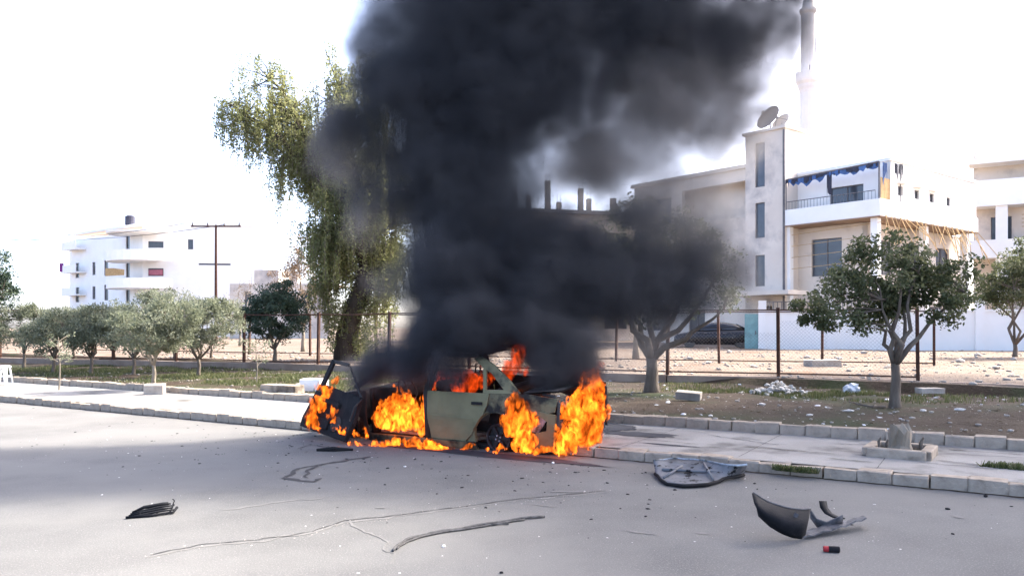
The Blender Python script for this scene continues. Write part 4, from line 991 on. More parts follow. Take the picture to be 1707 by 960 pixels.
mb.add(g_, [(i * 9 + j, i * 9 + j + 1, i * 9 + j + 10, i * 9 + j + 9) for i in range(8) for j in range(8)]); mb.add([(a, b_, c - .02) for a, b_, c in g_], [(i * 9 + j, i * 9 + j + 1, i * 9 + j + 10, i * 9 + j + 9) for i in range(8) for j in range(8)])
mb.build('boot_lid', M['burnt'], car, smooth=True)
mb = MB(); mb.prism([(-.82, y, z + DROP) for y, z in ((-.66, .28), (.66, .28), (.68, .55), (.66, .62), (-.66, .62), (-.68, .55))], (.03, 0, 0)); mb.build('rear_panel', M['burnt'], car)
cbox('bumper_beam', (-.86, 0, .48), (.06, 1.2, .11), 'burnt')
# roof, pillars
mb = MB(); g_ = []
for i in range(9):
    for j in range(9):
        x = .40 + 1.30 * i / 8; u = -1 + 2 * j / 8; w = .57 - .03 * abs(i - 4) / 4
        g_.append((x, u * w, 1.44 - .035 * u * u - .03 * ((i - 3.5) / 4.5) ** 2 + .012 * mnoise.noise(Vector((x * 3, u * 2, 7))) + DROP))
F9 = [(i * 9 + j, i * 9 + j + 1, i * 9 + j + 10, i * 9 + j + 9) for i in range(8) for j in range(8)]
mb.add(g_, F9); mb.add([(a, b_, c - .03) for a, b_, c in g_], F9); mb.build('roof', M['burnt'], car, smooth=True)
for sd in (1, -1):
    ctube('roof_rail', [(.40, sd * .56, 1.40), (1.05, sd * .575, 1.42), (1.70, sd * .56, 1.39)], .03, 'burnt')
    ctube('windscreen_pillar', [(1.70, sd * .56, 1.39), (2.05, sd * .68, 1.15), (2.42, sd * .76, .93)], [.032, .035, .04], 'burnt')
    ctube('centre_pillar', [(1.12, sd * .80, .30), (1.12, sd * .80, .93), (1.08, sd * .58, 1.40)], [.05, .045, .035], 'burnt')
ctube('rear_pillar_bar', [(.42, -.56, 1.40), (.0, -.66, 1.15), (-.32, -.74, .95)], .045, 'burnt')
ctube('windscreen_header', [(1.70, -.56, 1.40), (1.72, 0, 1.43), (1.70, .56, 1.40)], .03, 'burnt')
# right side (over the pavement)
panel('sill', [(.30, .17), (2.16, .17), (2.16, .30), (.36, .30)], 'burnt', side=-1, th=.06)
panel('rear_door', [(1.09, .305), (.50, .305), (.40, .40), (.31, .52), (.20, .66), (.13, .80), (.10, .945), (1.09, .945)], 'burnt', side=-1, dent=.015, seed=13)
panel('front_door', [(1.12, .305), (2.13, .305), (2.15, .93), (1.12, .945)], 'burnt', side=-1, dent=.015, seed=14)
panel('quarter_panel', [(.085, .945), (.115, .80), (.185, .67), (.28, .56)] + arc(0, .37, .335, 40, 180, 9) + [(-.36, .30), (-.80, .30), (-.83, .90), (-.45, .955)], 'burnt', side=-1, dent=.02, seed=15)
for sd in (1, -1):
    panel('front_wing', [(2.17, .30), (2.20, .30)] + list(reversed(arc(2.55, .37, .335, 5, 178, 9))) + [(2.90, .30), (3.22, .32), (3.24, .62), (3.0, .76), (2.6, .86), (2.17, .90)], 'burnt', side=sd, dent=.02, seed=16 + sd)
cbox('floor_pan', (1.1, 0, .22), (3.6, 1.42, .06), 'soot')
cbox('firewall', (2.22, 0, .58), (.05, 1.36, .66), 'soot'); cbox('dashboard', (2.02, 0, .82), (.34, 1.30, .20), 'soot', bevel=.04)
cbox('engine', (2.68, -.05, .52), (.5, .62, .42), 'soot', bevel=.05); cbox('gearbox', (2.72, .40, .44), (.34, .3, .28), 'soot', bevel=.04); cbox('radiator', (3.14, 0, .52), (.06, 1.1, .44), 'burnt'); cbox('front_beam', (3.26, 0, .50), (.07, 1.25, .12), 'burnt'); cbox('strut_tower', (2.55, .52, .62), (.26, .2, .42), 'burnt', bevel=.04); cbox('strut_tower', (2.55, -.52, .62), (.26, .2, .42), 'burnt', bevel=.04)
for sd in (1, -1):
    s_o = cbox('front_seat', (1.42, sd * .36, .44), (.48, .46, .14), 'soot', bevel=.04)
    mb = MB(); mb.box((1.14, sd * .36, .75 + DROP), (.13, .42, .58), Matrix.Rotation(-.25, 3, 'Y')); mb.build('seat_back', M['soot'], s_o, bevel=.04)
    ctube('headrest_bar', [(1.06, sd * .30, 1.0), (1.04, sd * .30, 1.16), (1.04, sd * .42, 1.16), (1.06, sd * .42, 1.0)], .012, 'burnt', s_o)
rs = cbox('rear_seat', (.45, 0, .46), (.5, 1.2, .14), 'soot', bevel=.04); mb = MB(); mb.box((.16, 0, .72 + DROP), (.14, 1.2, .5), Matrix.Rotation(-.3, 3, 'Y')); mb.build('seat_back', M['soot'], rs, bevel=.04)
mb = MB(); Mw = Matrix.Rotation(R(-65), 3, 'Y'); sc_ = Vector((1.80, .36, .86 + DROP)); mb.tube([sc_ + Mw @ Vector((.18 * math.cos(k * math.pi / 10), .18 * math.sin(k * math.pi / 10), 0)) for k in range(21)], .013, 6, False); mb.tube([sc_ + Mw @ Vector((-.17, 0, 0)), sc_ + Mw @ Vector((.17, 0, 0))], .012, 6); mb.build('steering_wheel', M['burnt'], car)
def wheel(x, y, z, rr, m, parent, tyre=False, w=.15):
    sgn = 1 if y > 0 else -1; Mx = Matrix.Rotation(R(-90) * sgn, 3, 'X')
    mb = MB(); mb.lathe((x, y, z), [(rr * .97, -w / 2), (rr, -w / 2 + .015), (rr * .88, -.03), (rr * .88, .02), (rr, w / 2 - .015), (rr * .97, w / 2), (rr * .84, w / 2 - .01), (rr * .8, w / 2 - .05), (rr * .3, w / 2 - .04), (rr * .26, w / 2 - .015)], 28, Mx)
    o = mb.build('wheel', m, parent, smooth=False)
    for k in range(6):
        q = k * math.pi / 3; Ms = Mx @ Matrix.Rotation(q, 3, 'Z'); mb = MB(); mb.box(Vector((x, y, z)) + Ms @ Vector((rr * .54, 0, w / 2 - .03)), (rr * .55, .05, .035), Ms); mb.build('spoke', m, o, bevel=.008)
    for k in range(4):
        q = k * math.pi / 2 + .4; mb = MB(); mb.lathe(Vector((x, y, z)) + Mx @ Vector((rr * .2 * math.cos(q), rr * .2 * math.sin(q), w / 2 - .02)), [(.011, 0), (.011, .02)], 8, Mx); mb.build('wheel_nut', M['zinc'], o)
    return o
for x in (0, 2.55):
    for y in (.74, -.74): wheel(x, y, .182, .185, M['rim'], car)
ctube('rear_axle', [(0, -.7, .37), (0, .7, .37)], .035, 'soot'); ctube('front_axle', [(2.55, -.7, .37), (2.55, .7, .37)], .03, 'soot'); ctube('brake_line', [(-.1, .66, .35), (.4, .6, .26)], .02, 'soot')
# front left door, torn off its hinges and leaning against the wing: own frame
ci = car.matrix_basis.inverted()
O_ = Vector((-2.25, 10.88, .0)); e1 = Vector((-.83, .79, .15)); e1.normalize(); e2 = Vector((.25, .35, .96)); e2 = (e2 - e1 * e2.dot(e1) * .6).normalized(); e3 = e1.cross(e2).normalized()
if e3.y > 0: e3 = -e3
def dpt(u, w, d=0): return O_ + e1 * u + e2 * w + e3 * d
def dprism(name, poly, m, parent, th=.03, d0=0.0):
    mb = MB(); mb.prism([dpt(u, w, d0) for u, w in poly], e3 * th); o = mb.build(name, M[m], parent, bevel=.006); return o
dd = dprism('front_door', [(0, .02), (1.10, .0), (1.13, .12), (1.08, .40), (1.04, .66), (.9, .68), (.02, .66), (-.03, .3)], 'soot', None, .07)
dd.parent = car; dd.matrix_parent_inverse = ci; tag(dd, 'blackened front door torn open and leaning against the wing')
def dch(o): o.parent = dd; return o
for o in (dprism('window_post', [(1.045, .64), (.96, .66), (.93, 1.05), (1.015, 1.07)], 'soot', None, .04, .01), dprism('window_rail', [(1.015, 1.07), (.93, 1.02), (.60, 1.03), (.58, 1.08)], 'burnt', None, .035, .01), dprism('window_rail', [(.60, 1.08), (.56, 1.04), (.06, .655), (.0, .66)], 'burnt', None, .035, .012), dprism('arm_rest', [(.35, .42), (.85, .44), (.85, .50), (.35, .48)], 'soot', None, .05, .07), dprism('speaker_ring', [(.30 + .11 * math.cos(k * math.pi / 8), .20 + .11 * math.sin(k * math.pi / 8)) for k in range(16)], 'burnt', None, .015, .071), dprism('door_pocket', [(.45, .08), (1.0, .08), (1.0, .2), (.45, .22)], 'soot', None, .03, .07)):
    o.parent = dd; o.matrix_parent_inverse = Matrix.Identity(4)
mb = MB(); mb.tube([dpt(.02, .64, .03), dpt(-.05, .5, .15), dpt(.0, .30, .1)], .014, 6); o = mb.build('hinge_strap', M['burnt'], None); o.parent = dd
# one piece of scorched wreckage burning on the road
mb = MB(); q = gnd(556, 752); mb.tube([(q.x - .22, q.y + .02, .015), (q.x, q.y, .03), (q.x + .24, q.y + .06, .015)], [.02, .035, .015], 6)
tag(mb.build('charred_trim', M['soot']), 'charred strip of car trim smouldering on road below open door', 'debris')

# ------------------------------------------------------------------ parked black saloon behind the fence
pk = at(1192, 545, 45.5); pk.z = .42
pcar = empty('parked_car', pk, math.atan2(.22, -.975)); tag(pcar, 'black saloon car parked behind the rubble lot by teal gate', 'car')
def loft(name, secs, m, parent, smooth=True):
    """secs: list of rings (equal number of points)"""
    mb = MB(); n = len(secs[0])
    for s in secs: mb.v += [tuple(p) for p in s]
    for i in range(len(secs) - 1):
        for k in range(n): mb.f.append((i * n + k, i * n + (k + 1) % n, (i + 1) * n + (k + 1) % n, (i + 1) * n + k))
    mb.f.append(tuple(reversed(range(n)))); mb.f.append(tuple((len(secs) - 1) * n + k for k in range(n)))
    return mb.build(name, m, parent, smooth=smooth)
def ring(x, w, z0, z1, rnd=.25, top=.9):
    return [Vector((x, a * w, z)) for a, z in ((-.9, z0), (-1, z0 + .12), (-1, z0 + (z1 - z0) * .6), (-top, z1 - .03), (-top * .7, z1), (top * .7, z1), (top, z1 - .03), (1, z0 + (z1 - z0) * .6), (1, z0 + .12), (.9, z0))]
loft('body', [ring(-2.3, .72, .34, .80), ring(-2.24, .84, .25, .98), ring(-1.6, .89, .2, 1.02), ring(-.9, .9, .2, 1.0), ring(.9, .9, .2, .95), ring(1.5, .89, .2, .90), ring(2.1, .84, .24, .78), ring(2.28, .7, .3, .66)], M['carpaint'], pcar)
loft('cabin', [ring(-1.75, .74, .96, 1.02, top=.95), ring(-1.1, .72, .96, 1.34, top=.82), ring(-.4, .72, .94, 1.46, top=.8), ring(.2, .72, .92, 1.44, top=.8), ring(.6, .73, .9, 1.3, top=.82), ring(1.25, .76, .88, .94, top=.95)], M['carpaint'], pcar)
for sd in (1, -1):
    for poly in ([(-1.15, 1.03), (-.35, 1.03), (-.35, 1.38), (-.95, 1.30)], [(-.27, 1.03), (.85, 1.0), (.35, 1.33), (-.27, 1.38)]):
        mb = MB(); mb.prism([Vector((x, sd * (.735 - .13 * (z - 1.0) / .45), z)) for x, z in poly], (0, sd * .012, 0)); mb.build('side_window', M['glass'], pcar)
    mb = MB(); mb.box((.7, sd * .93, 1.0), (.14, .14, .1)); mb.build('mirror', M['carpaint'], pcar, bevel=.03)
    mb = MB(); mb.box((-2.22, sd * .66, .84), (.14, .34, .16)); mb.build('tail_light', M['red_lens'], pcar, bevel=.02)
    for x in (-.5, .55):
        mb = MB(); mb.box((x, sd * .905, .84), (.2, .03, .035)); mb.build('door_handle', M['frame'], pcar)
    for x in (-1.38, 1.42):
        Mx = Matrix.Rotation(R(-90) * sd, 3, 'X')
        mb = MB(); mb.lathe((x, sd * .78, .31), [(.2, -.1), (.29, -.1), (.315, -.07), (.315, .07), (.29, .1), (.2, .1)], 24, Mx); tw = mb.build('wheel', M['rubber'], pcar)
        mb = MB(); mb.lathe((x, sd * .79, .31), [(.2, .0), (.2, .08), (.06, .09), (.05, .1)], 16, Mx); mb.build('rim', M['frame'], tw)
mb = MB(); mb.prism([Vector((-1.70, y, 1.05)) for y in (-.6, .6)] + [Vector((-1.14, y, 1.33)) for y in (.52, -.52)], (-.02, 0, .03)); mb.build('rear_window', M['glass'], pcar)
mb = MB(); mb.box((-2.33, 0, .74), (.02, .5, .12)); mb.build('number_plate', M['plate'], pcar)
mb = MB(); mb.box((-2.30, 0, .42), (.1, 1.5, .2)); mb.build('bumper', M['carpaint'], pcar, bevel=.03)

# ------------------------------------------------------------------ debris on the road
def sheet(name, grid, th, m, parent=None, smooth=True):
    """grid[i][j] of points -> thick sheet"""
    ni, nj = len(grid), len(grid[0]); mb = MB(); pts = [Vector(p) for row in grid for p in row]; nr_ = []
    for i in range(ni):
        for j in range(nj):
            a = Vector(grid[min(i + 1, ni - 1)][j]) - Vector(grid[max(i - 1, 0)][j]); b = Vector(grid[i][min(j + 1, nj - 1)]) - Vector(grid[i][max(j - 1, 0)])
            c = a.cross(b); nr_.append(c.normalized() if c.length > 1e-9 else Vector((0, 0, 1)))
    low = [p - n_ * th for p, n_ in zip(pts, nr_)]; o = ni * nj
    fs = [(i * nj + j, i * nj + j + 1, (i + 1) * nj + j + 1, (i + 1) * nj + j) for i in range(ni - 1) for j in range(nj - 1)]
    fs += [tuple(o + k for k in reversed(f)) for f in fs]
    bd = [(0, j) for j in range(nj)] + [(i, nj - 1) for i in range(1, ni)] + [(ni - 1, j) for j in range(nj - 2, -1, -1)] + [(i, 0) for i in range(ni - 2, 0, -1)]
    for (a, b) in zip(bd, bd[1:] + bd[:1]): A, B = a[0] * nj + a[1], b[0] * nj + b[1]; fs.append((A, B, o + B, o + A))
    mb.add(pts + low, fs); return mb.build(name, M[m], parent, smooth=smooth)
# bonnet lying on its back by the kerb: rows run from the far edge to the near edge
far_e = [(1090, 772), (1118, 768), (1150, 771), (1180, 776), (1215, 785), (1246, 786)]
near_e = [(1092, 788), (1108, 803), (1140, 808), (1178, 806), (1210, 796), (1240, 789)]
def interp(pts, t):
    k = t * (len(pts) - 1); i = min(int(k), len(pts) - 2); f = k - i
    return (pts[i][0] + (pts[i + 1][0] - pts[i][0]) * f, pts[i][1] + (pts[i + 1][1] - pts[i][1]) * f)
G_ = []
for i in range(9):
    row = []
    for j in range(19):
        t = j / 18; a = gnd(*interp(far_e, t), .10); b = gnd(*interp(near_e, t), .035); u = i / 8
        p = a.lerp(b, u); bow = -.055 * math.sin(math.pi * u) * math.sin(math.pi * min(1, t * 1.1)); p.z = .12 * (1 - u) + .04 * u + bow + .02 * mnoise.noise(Vector((p.x * 6, p.y * 6, 3))) + .05 * t * (1 - u)
        row.append(p)
    G_.append(row)
bon = sheet('car_bonnet', G_, .018, 'hood'); tag(bon, 'crumpled scorched car bonnet lying upside down by the kerb', 'car bonnet')
rim_ = [G_[-1][j] + Vector((0, -.006, -.012)) for j in range(19)]; mb = MB(); mb.tube(rim_, .018, 6); mb.build('rolled_edge', M['soot'], bon, smooth=True)
rim_ = [G_[0][j] + Vector((0, .004, .0)) for j in range(19)]; mb = MB(); mb.tube(rim_, .012, 6); mb.build('rolled_edge', M['zinc'], bon, smooth=True)
mb = MB(); mb.tube([G_[4][2] + Vector((0, 0, .012)), G_[3][9] + Vector((0, 0, .02)), G_[5][16] + Vector((0, 0, .012))], .016, 6); mb.build('inner_rib', M['hood'], bon, smooth=True)
mb = MB(); mb.tube([G_[7][3] + Vector((0, 0, .012)), G_[2][6] + Vector((0, 0, .02))], .013, 6); mb.tube([G_[7][12] + Vector((0, 0, .012)), G_[1][10] + Vector((0, 0, .02))], .013, 6); mb.build('inner_rib', M['hood'], bon, smooth=True)
# bumper corner: curved black panel, scuffed edge, long bracket and upright lug
YD = 5.9
top_e = [(1255, 840), (1275, 853), (1300, 862), (1322, 867), (1340, 868), (1352, 866)]
bot_e = [(1264, 880), (1282, 897), (1302, 909), (1320, 916), (1337, 918), (1343, 911)]
G_ = []
for i in range(10):
    row = []
    for j in range(15):
        t = j / 14; u = i / 9; a = interp(top_e, t); b = interp(bot_e, t); px = a[0] + (b[0] - a[0]) * u - (7 * math.sin(math.pi * u) if j < 2 else 0) * 0; py = a[1] + (b[1] - a[1]) * u
        row.append(at(px, py, 5.92 + .10 * (1 - u) - .10 * math.sin(math.pi * u) + .16 * t * t - .05 * t))
    G_.append(row)
mnz = min(p.z for r0 in G_ for p in r0)
dz = Vector((0, 0, -mnz + .012))
G_ = [[p + dz for p in r0] for r0 in G_]
bmp = sheet('bumper_corner', G_, .012, 'plastic_black'); tag(bmp, 'broken black bumper corner standing on edge on the open road', 'bumper')
def q3(px, py, Y): return at(px, py, Y) + dz
mb = MB(); mb.tube([G_[0][j] for j in range(15)], .0075, 6); mb.build('scuffed_edge', M['plastic_edge'], bmp, smooth=True)
Gb = []
for i in range(4):
    row = []
    for j in range(13):
        t = j / 12; a = q3(*interp([(1338, 917), (1375, 907), (1410, 896), (1445, 883)], t), 5.98 + .30 * t); b = q3(*interp([(1345, 906), (1380, 893), (1412, 888), (1440, 879)], t), 6.12 + .34 * t); p = a.lerp(b, i / 3); p.z = max(.014, p.z + (.008 * math.sin(j * 2.1) if i in (0, 3) else 0)); row.append(p)
    Gb.append(row)
sheet('bracket', Gb, .012, 'plastic_edge', bmp, False)
Gc = [[q3(px + dx, py, 6.3 + .05 * k) for dx, k in ((0, 0), (7, 1), (11, 2))] for px, py in ((1367, 853), (1369, 864), (1376, 873), (1388, 879), (1398, 881))]
sheet('mounting_lug', Gc, .01, 'plastic_black', bmp)
Gd = [[q3(px, py + dy, 6.2 + .03 * k) for dy, k in ((0, 0), (7, 1), (13, 2))] for px, py in ((1352, 868), (1362, 882), (1378, 888), (1396, 880), (1404, 876))]
sheet('return_flange', Gd, .01, 'plastic_edge', bmp)
mb = MB(); c = G_[2][9]; mb.box(c + Vector((0, -.012, .0)), (.03, .012, .04), Matrix.Rotation(.6, 3, 'Y')); mb.build('clip', M['plastic_edge'], bmp)
# cartridge: red and black tube
q = gnd(1386, 920); Mx = Matrix.Rotation(R(90), 3, 'Y'); Mx = Matrix.Rotation(R(-12), 3, 'Z') @ Mx
ct = empty('small_cylinder', (q.x, q.y, .022)); tag(ct, 'small red and black cylinder lying beside the broken bumper corner', 'debris')
mb = MB(); mb.lathe((0, 0, 0), [(.016, -.055), (.021, -.05), (.021, .012), (.019, .014)], 14, Mx); mb.build('red_sleeve', M['red_plastic'], ct)
mb = MB(); mb.lathe((0, 0, 0), [(.0225, -.02), (.0225, .05), (.018, .056)], 14, Mx); mb.build('black_cap', M['plastic_black'], ct)
# crushed grille
q = gnd(255, 858); gr = empty('crushed_grille', (q.x, q.y, 0), .32); tag(gr, 'crushed black radiator grille lying alone on the open road', 'grille')
r = random.Random(4)
for k in range(6):
    mb = MB(); y = -.06 + k * .026; z = .018 + .012 * k * (1 if k < 4 else .6); mb.tube([(-.19 + .01 * k, y - .03, z * .7), (-.08, y, z + r.uniform(0, .012)), (.06, y + .01, z + .02 + r.uniform(0, .01)), (.17 - .012 * k, y + .035, z + .022)], [.008, .011, .011, .007], 6); mb.build('slat', M['plastic_black'], gr, smooth=True)
mb = MB(); mb.tube([(-.2, -.08, .012), (0, -.075, .014), (.16, -.02, .016), (.185, .06, .04)], .012, 6); mb.build('frame', M['plastic_black'], gr, smooth=True)
for x in (-.1, .03, .13):
    mb = MB(); mb.tube([(x, -.08 + max(0, x) * .4, .012), (x + .02, .02, .055), (x + .03, .08, .06)], .007, 5); mb.build('rib', M['plastic_black'], gr)
mb = MB(); mb.tube([(.15, .05, .06), (.165, .055, .10), (.15, .06, .115)], .005, 5); mb.build('clip', M['plastic_black'], gr)
# long rubber trim strip
pts = [gnd(*p, .012) for p in ((655, 917), (664, 907), (678, 899), (700, 892), (735, 885), (770, 880), (815, 872), (860, 865), (908, 860))]
Pn = []
for a, b in zip(pts, pts[1:]):
    for k in range(4): Pn.append(a.lerp(b, k / 4))
Pn.append(pts[-1])
mb = MB(); mb.tube([p + Vector((0, 0, .004 * math.sin(i * .9))) for i, p in enumerate(Pn)], .011, 6); trm = mb.build('trim_strip', M['rubber'], smooth=True); tag(trm, 'long curved black rubber trim strip lying on the road', 'trim')
mb = MB(); mb.tube([p + Vector((.012, -.028 - .012 * math.sin(i * .35), -.002)) for i, p in enumerate(Pn[2:-3])], .008, 6); mb.build('lip', M['rubber'], trm, smooth=True)
mb = MB(); a = gnd(800, 874, .01); mb.tube([a, a + Vector((.1, -.005, .004)), gnd(848, 873, .008)], .006, 5); mb.build('loose_end', M['rubber'], trm)
# ash flakes and broken glass round the wreck
def flakes(name, label, n, fn, size, m, seed):
    r = random.Random(seed); V = []; Q = []
    for k in range(n):
        p = fn(r); o = len(V); sz = size[0] * (size[1] / size[0]) ** (r.random() ** 2); q = r.uniform(0, 6.28); a = Vector((math.cos(q), math.sin(q), 0)) * sz; b = Vector((-a.y, a.x, 0)) * r.uniform(.4, .9); h = Vector((0, 0, sz * r.uniform(.15, .4))); z = Vector((0, 0, .001))
        V += [tuple(p + v) for v in (a + z, b + z, -a + z, -b + z, a * .6 + h, b * .7 + h, -a * .6 + h, -b * .5 + h)]; Q += [(o + 4, o + 5, o + 6, o + 7)] + [(o + i, o + (i + 1) % 4, o + 4 + (i + 1) % 4, o + 4 + i) for i in range(4)]
    tag(link(name, fast_mesh(name, np.array(V), np.array(Q)), m), label, 'debris', kind='stuff')
flakes('ash_flakes', 'black ash flakes scattered over the road before the car', 520, lambda r: P(r.gauss(.8, 3.0), -.4 - abs(r.gauss(0, 1.5))), (.006, .03), M['soot'], 5)
flakes('glass_chips', 'tiny pale chips of glass and stone scattered on the road', 420, lambda r: P(r.gauss(.2, 4.0), -.3 - abs(r.gauss(0, 2.6))), (.004, .016), M['rubble_white'], 6)
def along(r):
    k = r.uniform(0, len(cr) - 1.001); i = int(k); p = cr[i].lerp(cr[i + 1], k - i); return Vector((p.x + r.gauss(0, .05), p.y + r.gauss(-.04, .07), 0))
flakes('crumbs', 'pale asphalt crumbs along the long road crack', 260, along, (.003, .013), M['stone'], 9)
M['leaf_litter'] = mat('dead_leaf_litter', (0.05, 0.035, 0.022), (0.09, 0.065, 0.04), 20, .9)
flakes('leaf_litter', 'dark dead leaves and twigs littering the garden soil', 2200, lambda r: (lambda l, s: P(l, s, terr(l, s)))(r.uniform(-13, 5), r.uniform(2.8, 9.8)), (.012, .05), M['leaf_litter'], 8)
flakes('litter', 'scraps of pale litter scattered over the garden soil', 170, lambda r: (lambda l, s: P(l, s, terr(l, s)))(r.uniform(-12, 4), r.uniform(2.9, 9.8)), (.02, .075), M['bag'], 7)
# little lumps
for k, (px, py, sz, lab) in enumerate(((1580, 849, .045, 'tiny round black lump alone on the road'), (1643, 828, .05, 'black lump on the road near the kerb edge'), (1500, 806, .11, 'dark clod lying against the kerb face'), (1530, 810, .16, 'larger flat dark clod against the kerb face'), (1563, 811, .10, 'brown clod lying right of the flat clod at kerb'), (740, 911, .035, 'pale chip of stone near the rubber trim strip'), (836, 955, .03, 'dark chip on the road below rubber trim strip'), (922, 772, .04, 'white chip lying on road below the burning tail'), (675, 778, .035, 'white chip on the road before the closed rear door'))):
    p = gnd(px, py); white = 'pale' in lab or 'white' in lab; o = bpy.data.objects.new('road_fragment', rock_mesh(970 + k, M['white_wall'] if white else M['soot'], .55)); C.objects.link(o); o.location = (p.x, p.y, sz * .2); o.scale = (sz, sz, sz); o.rotation_euler = (0, 0, k); tag(o, lab, 'fragment', 'small fragments on the road')

# ------------------------------------------------------------------ fire and smoke: density fields made from soft blobs and noise
def field_tree(name):
    nt = bpy.data.node_groups.new(name, 'GeometryNodeTree')
    nt.interface.new_socket('Geometry', in_out='INPUT', socket_type='NodeSocketGeometry')
    nt.interface.new_socket('Geometry', in_out='OUTPUT', socket_type='NodeSocketGeometry')
    return nt
class Fld:
    def __init__(s, nt): s.nt = nt; s.N = nt.nodes; s.L = nt.links
    def put(s, sock, v):
        if hasattr(v, 'is_output') or isinstance(v, bpy.types.NodeSocket): s.L.new(v, sock)
        else: sock.default_value = v
    def m(s, op, a, b=0.0, c=0.0, clamp=False):
        n = s.N.new('ShaderNodeMath'); n.operation = op; n.use_clamp = clamp
        for k, v in enumerate((a, b, c)): s.put(n.inputs[k], v)
        return n.outputs[0]
    def v(s, op, a, b=(0, 0, 0)):
        n = s.N.new('ShaderNodeVectorMath'); n.operation = op; s.put(n.inputs[0], a); s.put(n.inputs[1], b)
        return n.outputs['Value'] if op in ('DOT_PRODUCT', 'LENGTH', 'DISTANCE') else n.outputs[0]
    def noise(s, vec, scale, detail=3, rough=.55, dist=0.0, out=0):
        n = s.N.new('ShaderNodeTexNoise'); s.put(n.inputs['Vector'], vec); n.inputs['Scale'].default_value = scale; n.inputs['Detail'].default_value = detail; n.inputs['Roughness'].default_value = rough; n.inputs['Distortion'].default_value = dist
        return n.outputs[out]
    def pos(s): return s.N.new('GeometryNodeInputPosition').outputs[0]
    def blobs(s, p, bl):
        acc = None
        for (c, rad, w) in bl:
            rr = rad if hasattr(rad, '__len__') else (rad, rad, rad)
            d = s.v('MULTIPLY', s.v('SUBTRACT', p, tuple(c)), tuple(1 / k for k in rr)); k = s.m('MAXIMUM', s.m('SUBTRACT', 1.0, s.v('DOT_PRODUCT', d, d)), 0.0); k = s.m('MULTIPLY', s.m('MULTIPLY', k, k), w)
            acc = k if acc is None else s.m('ADD', acc, k)
        return acc
    def cube(s, dens, lo, hi, vox):
        n = s.N.new('GeometryNodeVolumeCube'); s.L.new(dens, n.inputs['Density']); n.inputs['Background'].default_value = 0.0
        n.inputs['Min'].default_value = tuple(lo); n.inputs['Max'].default_value = tuple(hi)
        for k in range(3): n.inputs[4 + k].default_value = max(4, int((hi[k] - lo[k]) / vox))
        return n.outputs[0]
def bounds(bl, pad):
    lo = [1e9] * 3; hi = [-1e9] * 3
    for c, rad, w in bl:
        rr = rad if hasattr(rad, '__len__') else (rad,) * 3
        for k in range(3): lo[k] = min(lo[k], c[k] - rr[k] - pad); hi[k] = max(hi[k], c[k] + rr[k] + pad)
    lo[2] = max(lo[2], .0)
    return lo, hi
def fire_mat(name, k, col, absorb):
    """glowing gas inside a closed flame body: thin edges read dark red, thick cores yellow"""
    m, nt, b = new_mat(name); N = nt.nodes; L = nt.links; N.remove(b)
    tc = N.new('ShaderNodeTexCoord'); mp = N.new('ShaderNodeMapping'); mp.inputs['Scale'].default_value = (1, 1, .5); L.new(tc.outputs['Object'], mp.inputs[0])
    n1 = N.new('ShaderNodeTexNoise'); n1.inputs['Scale'].default_value = 15; n1.inputs['Detail'].default_value = 2.5; n1.inputs['Distortion'].default_value = 1.0; L.new(mp.outputs[0], n1.inputs['Vector'])
    mr = N.new('ShaderNodeMapRange'); mr.inputs[1].default_value = .44; mr.inputs[2].default_value = .64; mr.inputs[3].default_value = .012; mr.inputs[4].default_value = 1.0; L.new(n1.outputs[0], mr.inputs[0])
    ml = N.new('ShaderNodeMath'); ml.operation = 'MULTIPLY'; ml.inputs[1].default_value = k; L.new(mr.outputs[0], ml.inputs[0])
    n2 = N.new('ShaderNodeTexNoise'); n2.inputs['Scale'].default_value = 4.5; n2.inputs['Detail'].default_value = 2; L.new(mp.outputs[0], n2.inputs['Vector'])
    m2 = N.new('ShaderNodeMapRange'); m2.inputs[1].default_value = .35; m2.inputs[2].default_value = .65; m2.inputs[3].default_value = .22; m2.inputs[4].default_value = 1.7; L.new(n2.outputs[0], m2.inputs[0])
    sx = N.new('ShaderNodeSeparateXYZ'); L.new(tc.outputs['Object'], sx.inputs[0])
    m3 = N.new('ShaderNodeMapRange'); m3.inputs[1].default_value = .1; m3.inputs[2].default_value = 1.0; m3.inputs[3].default_value = 1.25; m3.inputs[4].default_value = .45; L.new(sx.outputs[2], m3.inputs[0])
    m4 = N.new('ShaderNodeMath'); m4.operation = 'MULTIPLY'; L.new(m2.outputs[0], m4.inputs[0]); L.new(m3.outputs[0], m4.inputs[1])
    m5 = N.new('ShaderNodeMath'); m5.operation = 'MULTIPLY'; L.new(m4.outputs[0], m5.inputs[0]); L.new(ml.outputs[0], m5.inputs[1])
    em = N.new('ShaderNodeEmission'); em.inputs[0].default_value = (*col, 1); L.new(m5.outputs[0], em.inputs[1])
    ab = N.new('ShaderNodeVolumeAbsorption'); ab.inputs[0].default_value = (.25, .12, .08, 1); ab.inputs[1].default_value = absorb
    ad = N.new('ShaderNodeAddShader'); L.new(em.outputs[0], ad.inputs[0]); L.new(ab.outputs[0], ad.inputs[1]); L.new(ad.outputs[0], N['Material Output'].inputs['Volume'])
    m.cycles.volume_step_rate = .6
    return m
FIRE = fire_mat('flame', 11.8, (1, .185, .013), 16.0); FIRE_RED = fire_mat('smoky_flame', 6.2, (1, .085, .006), 12.0)
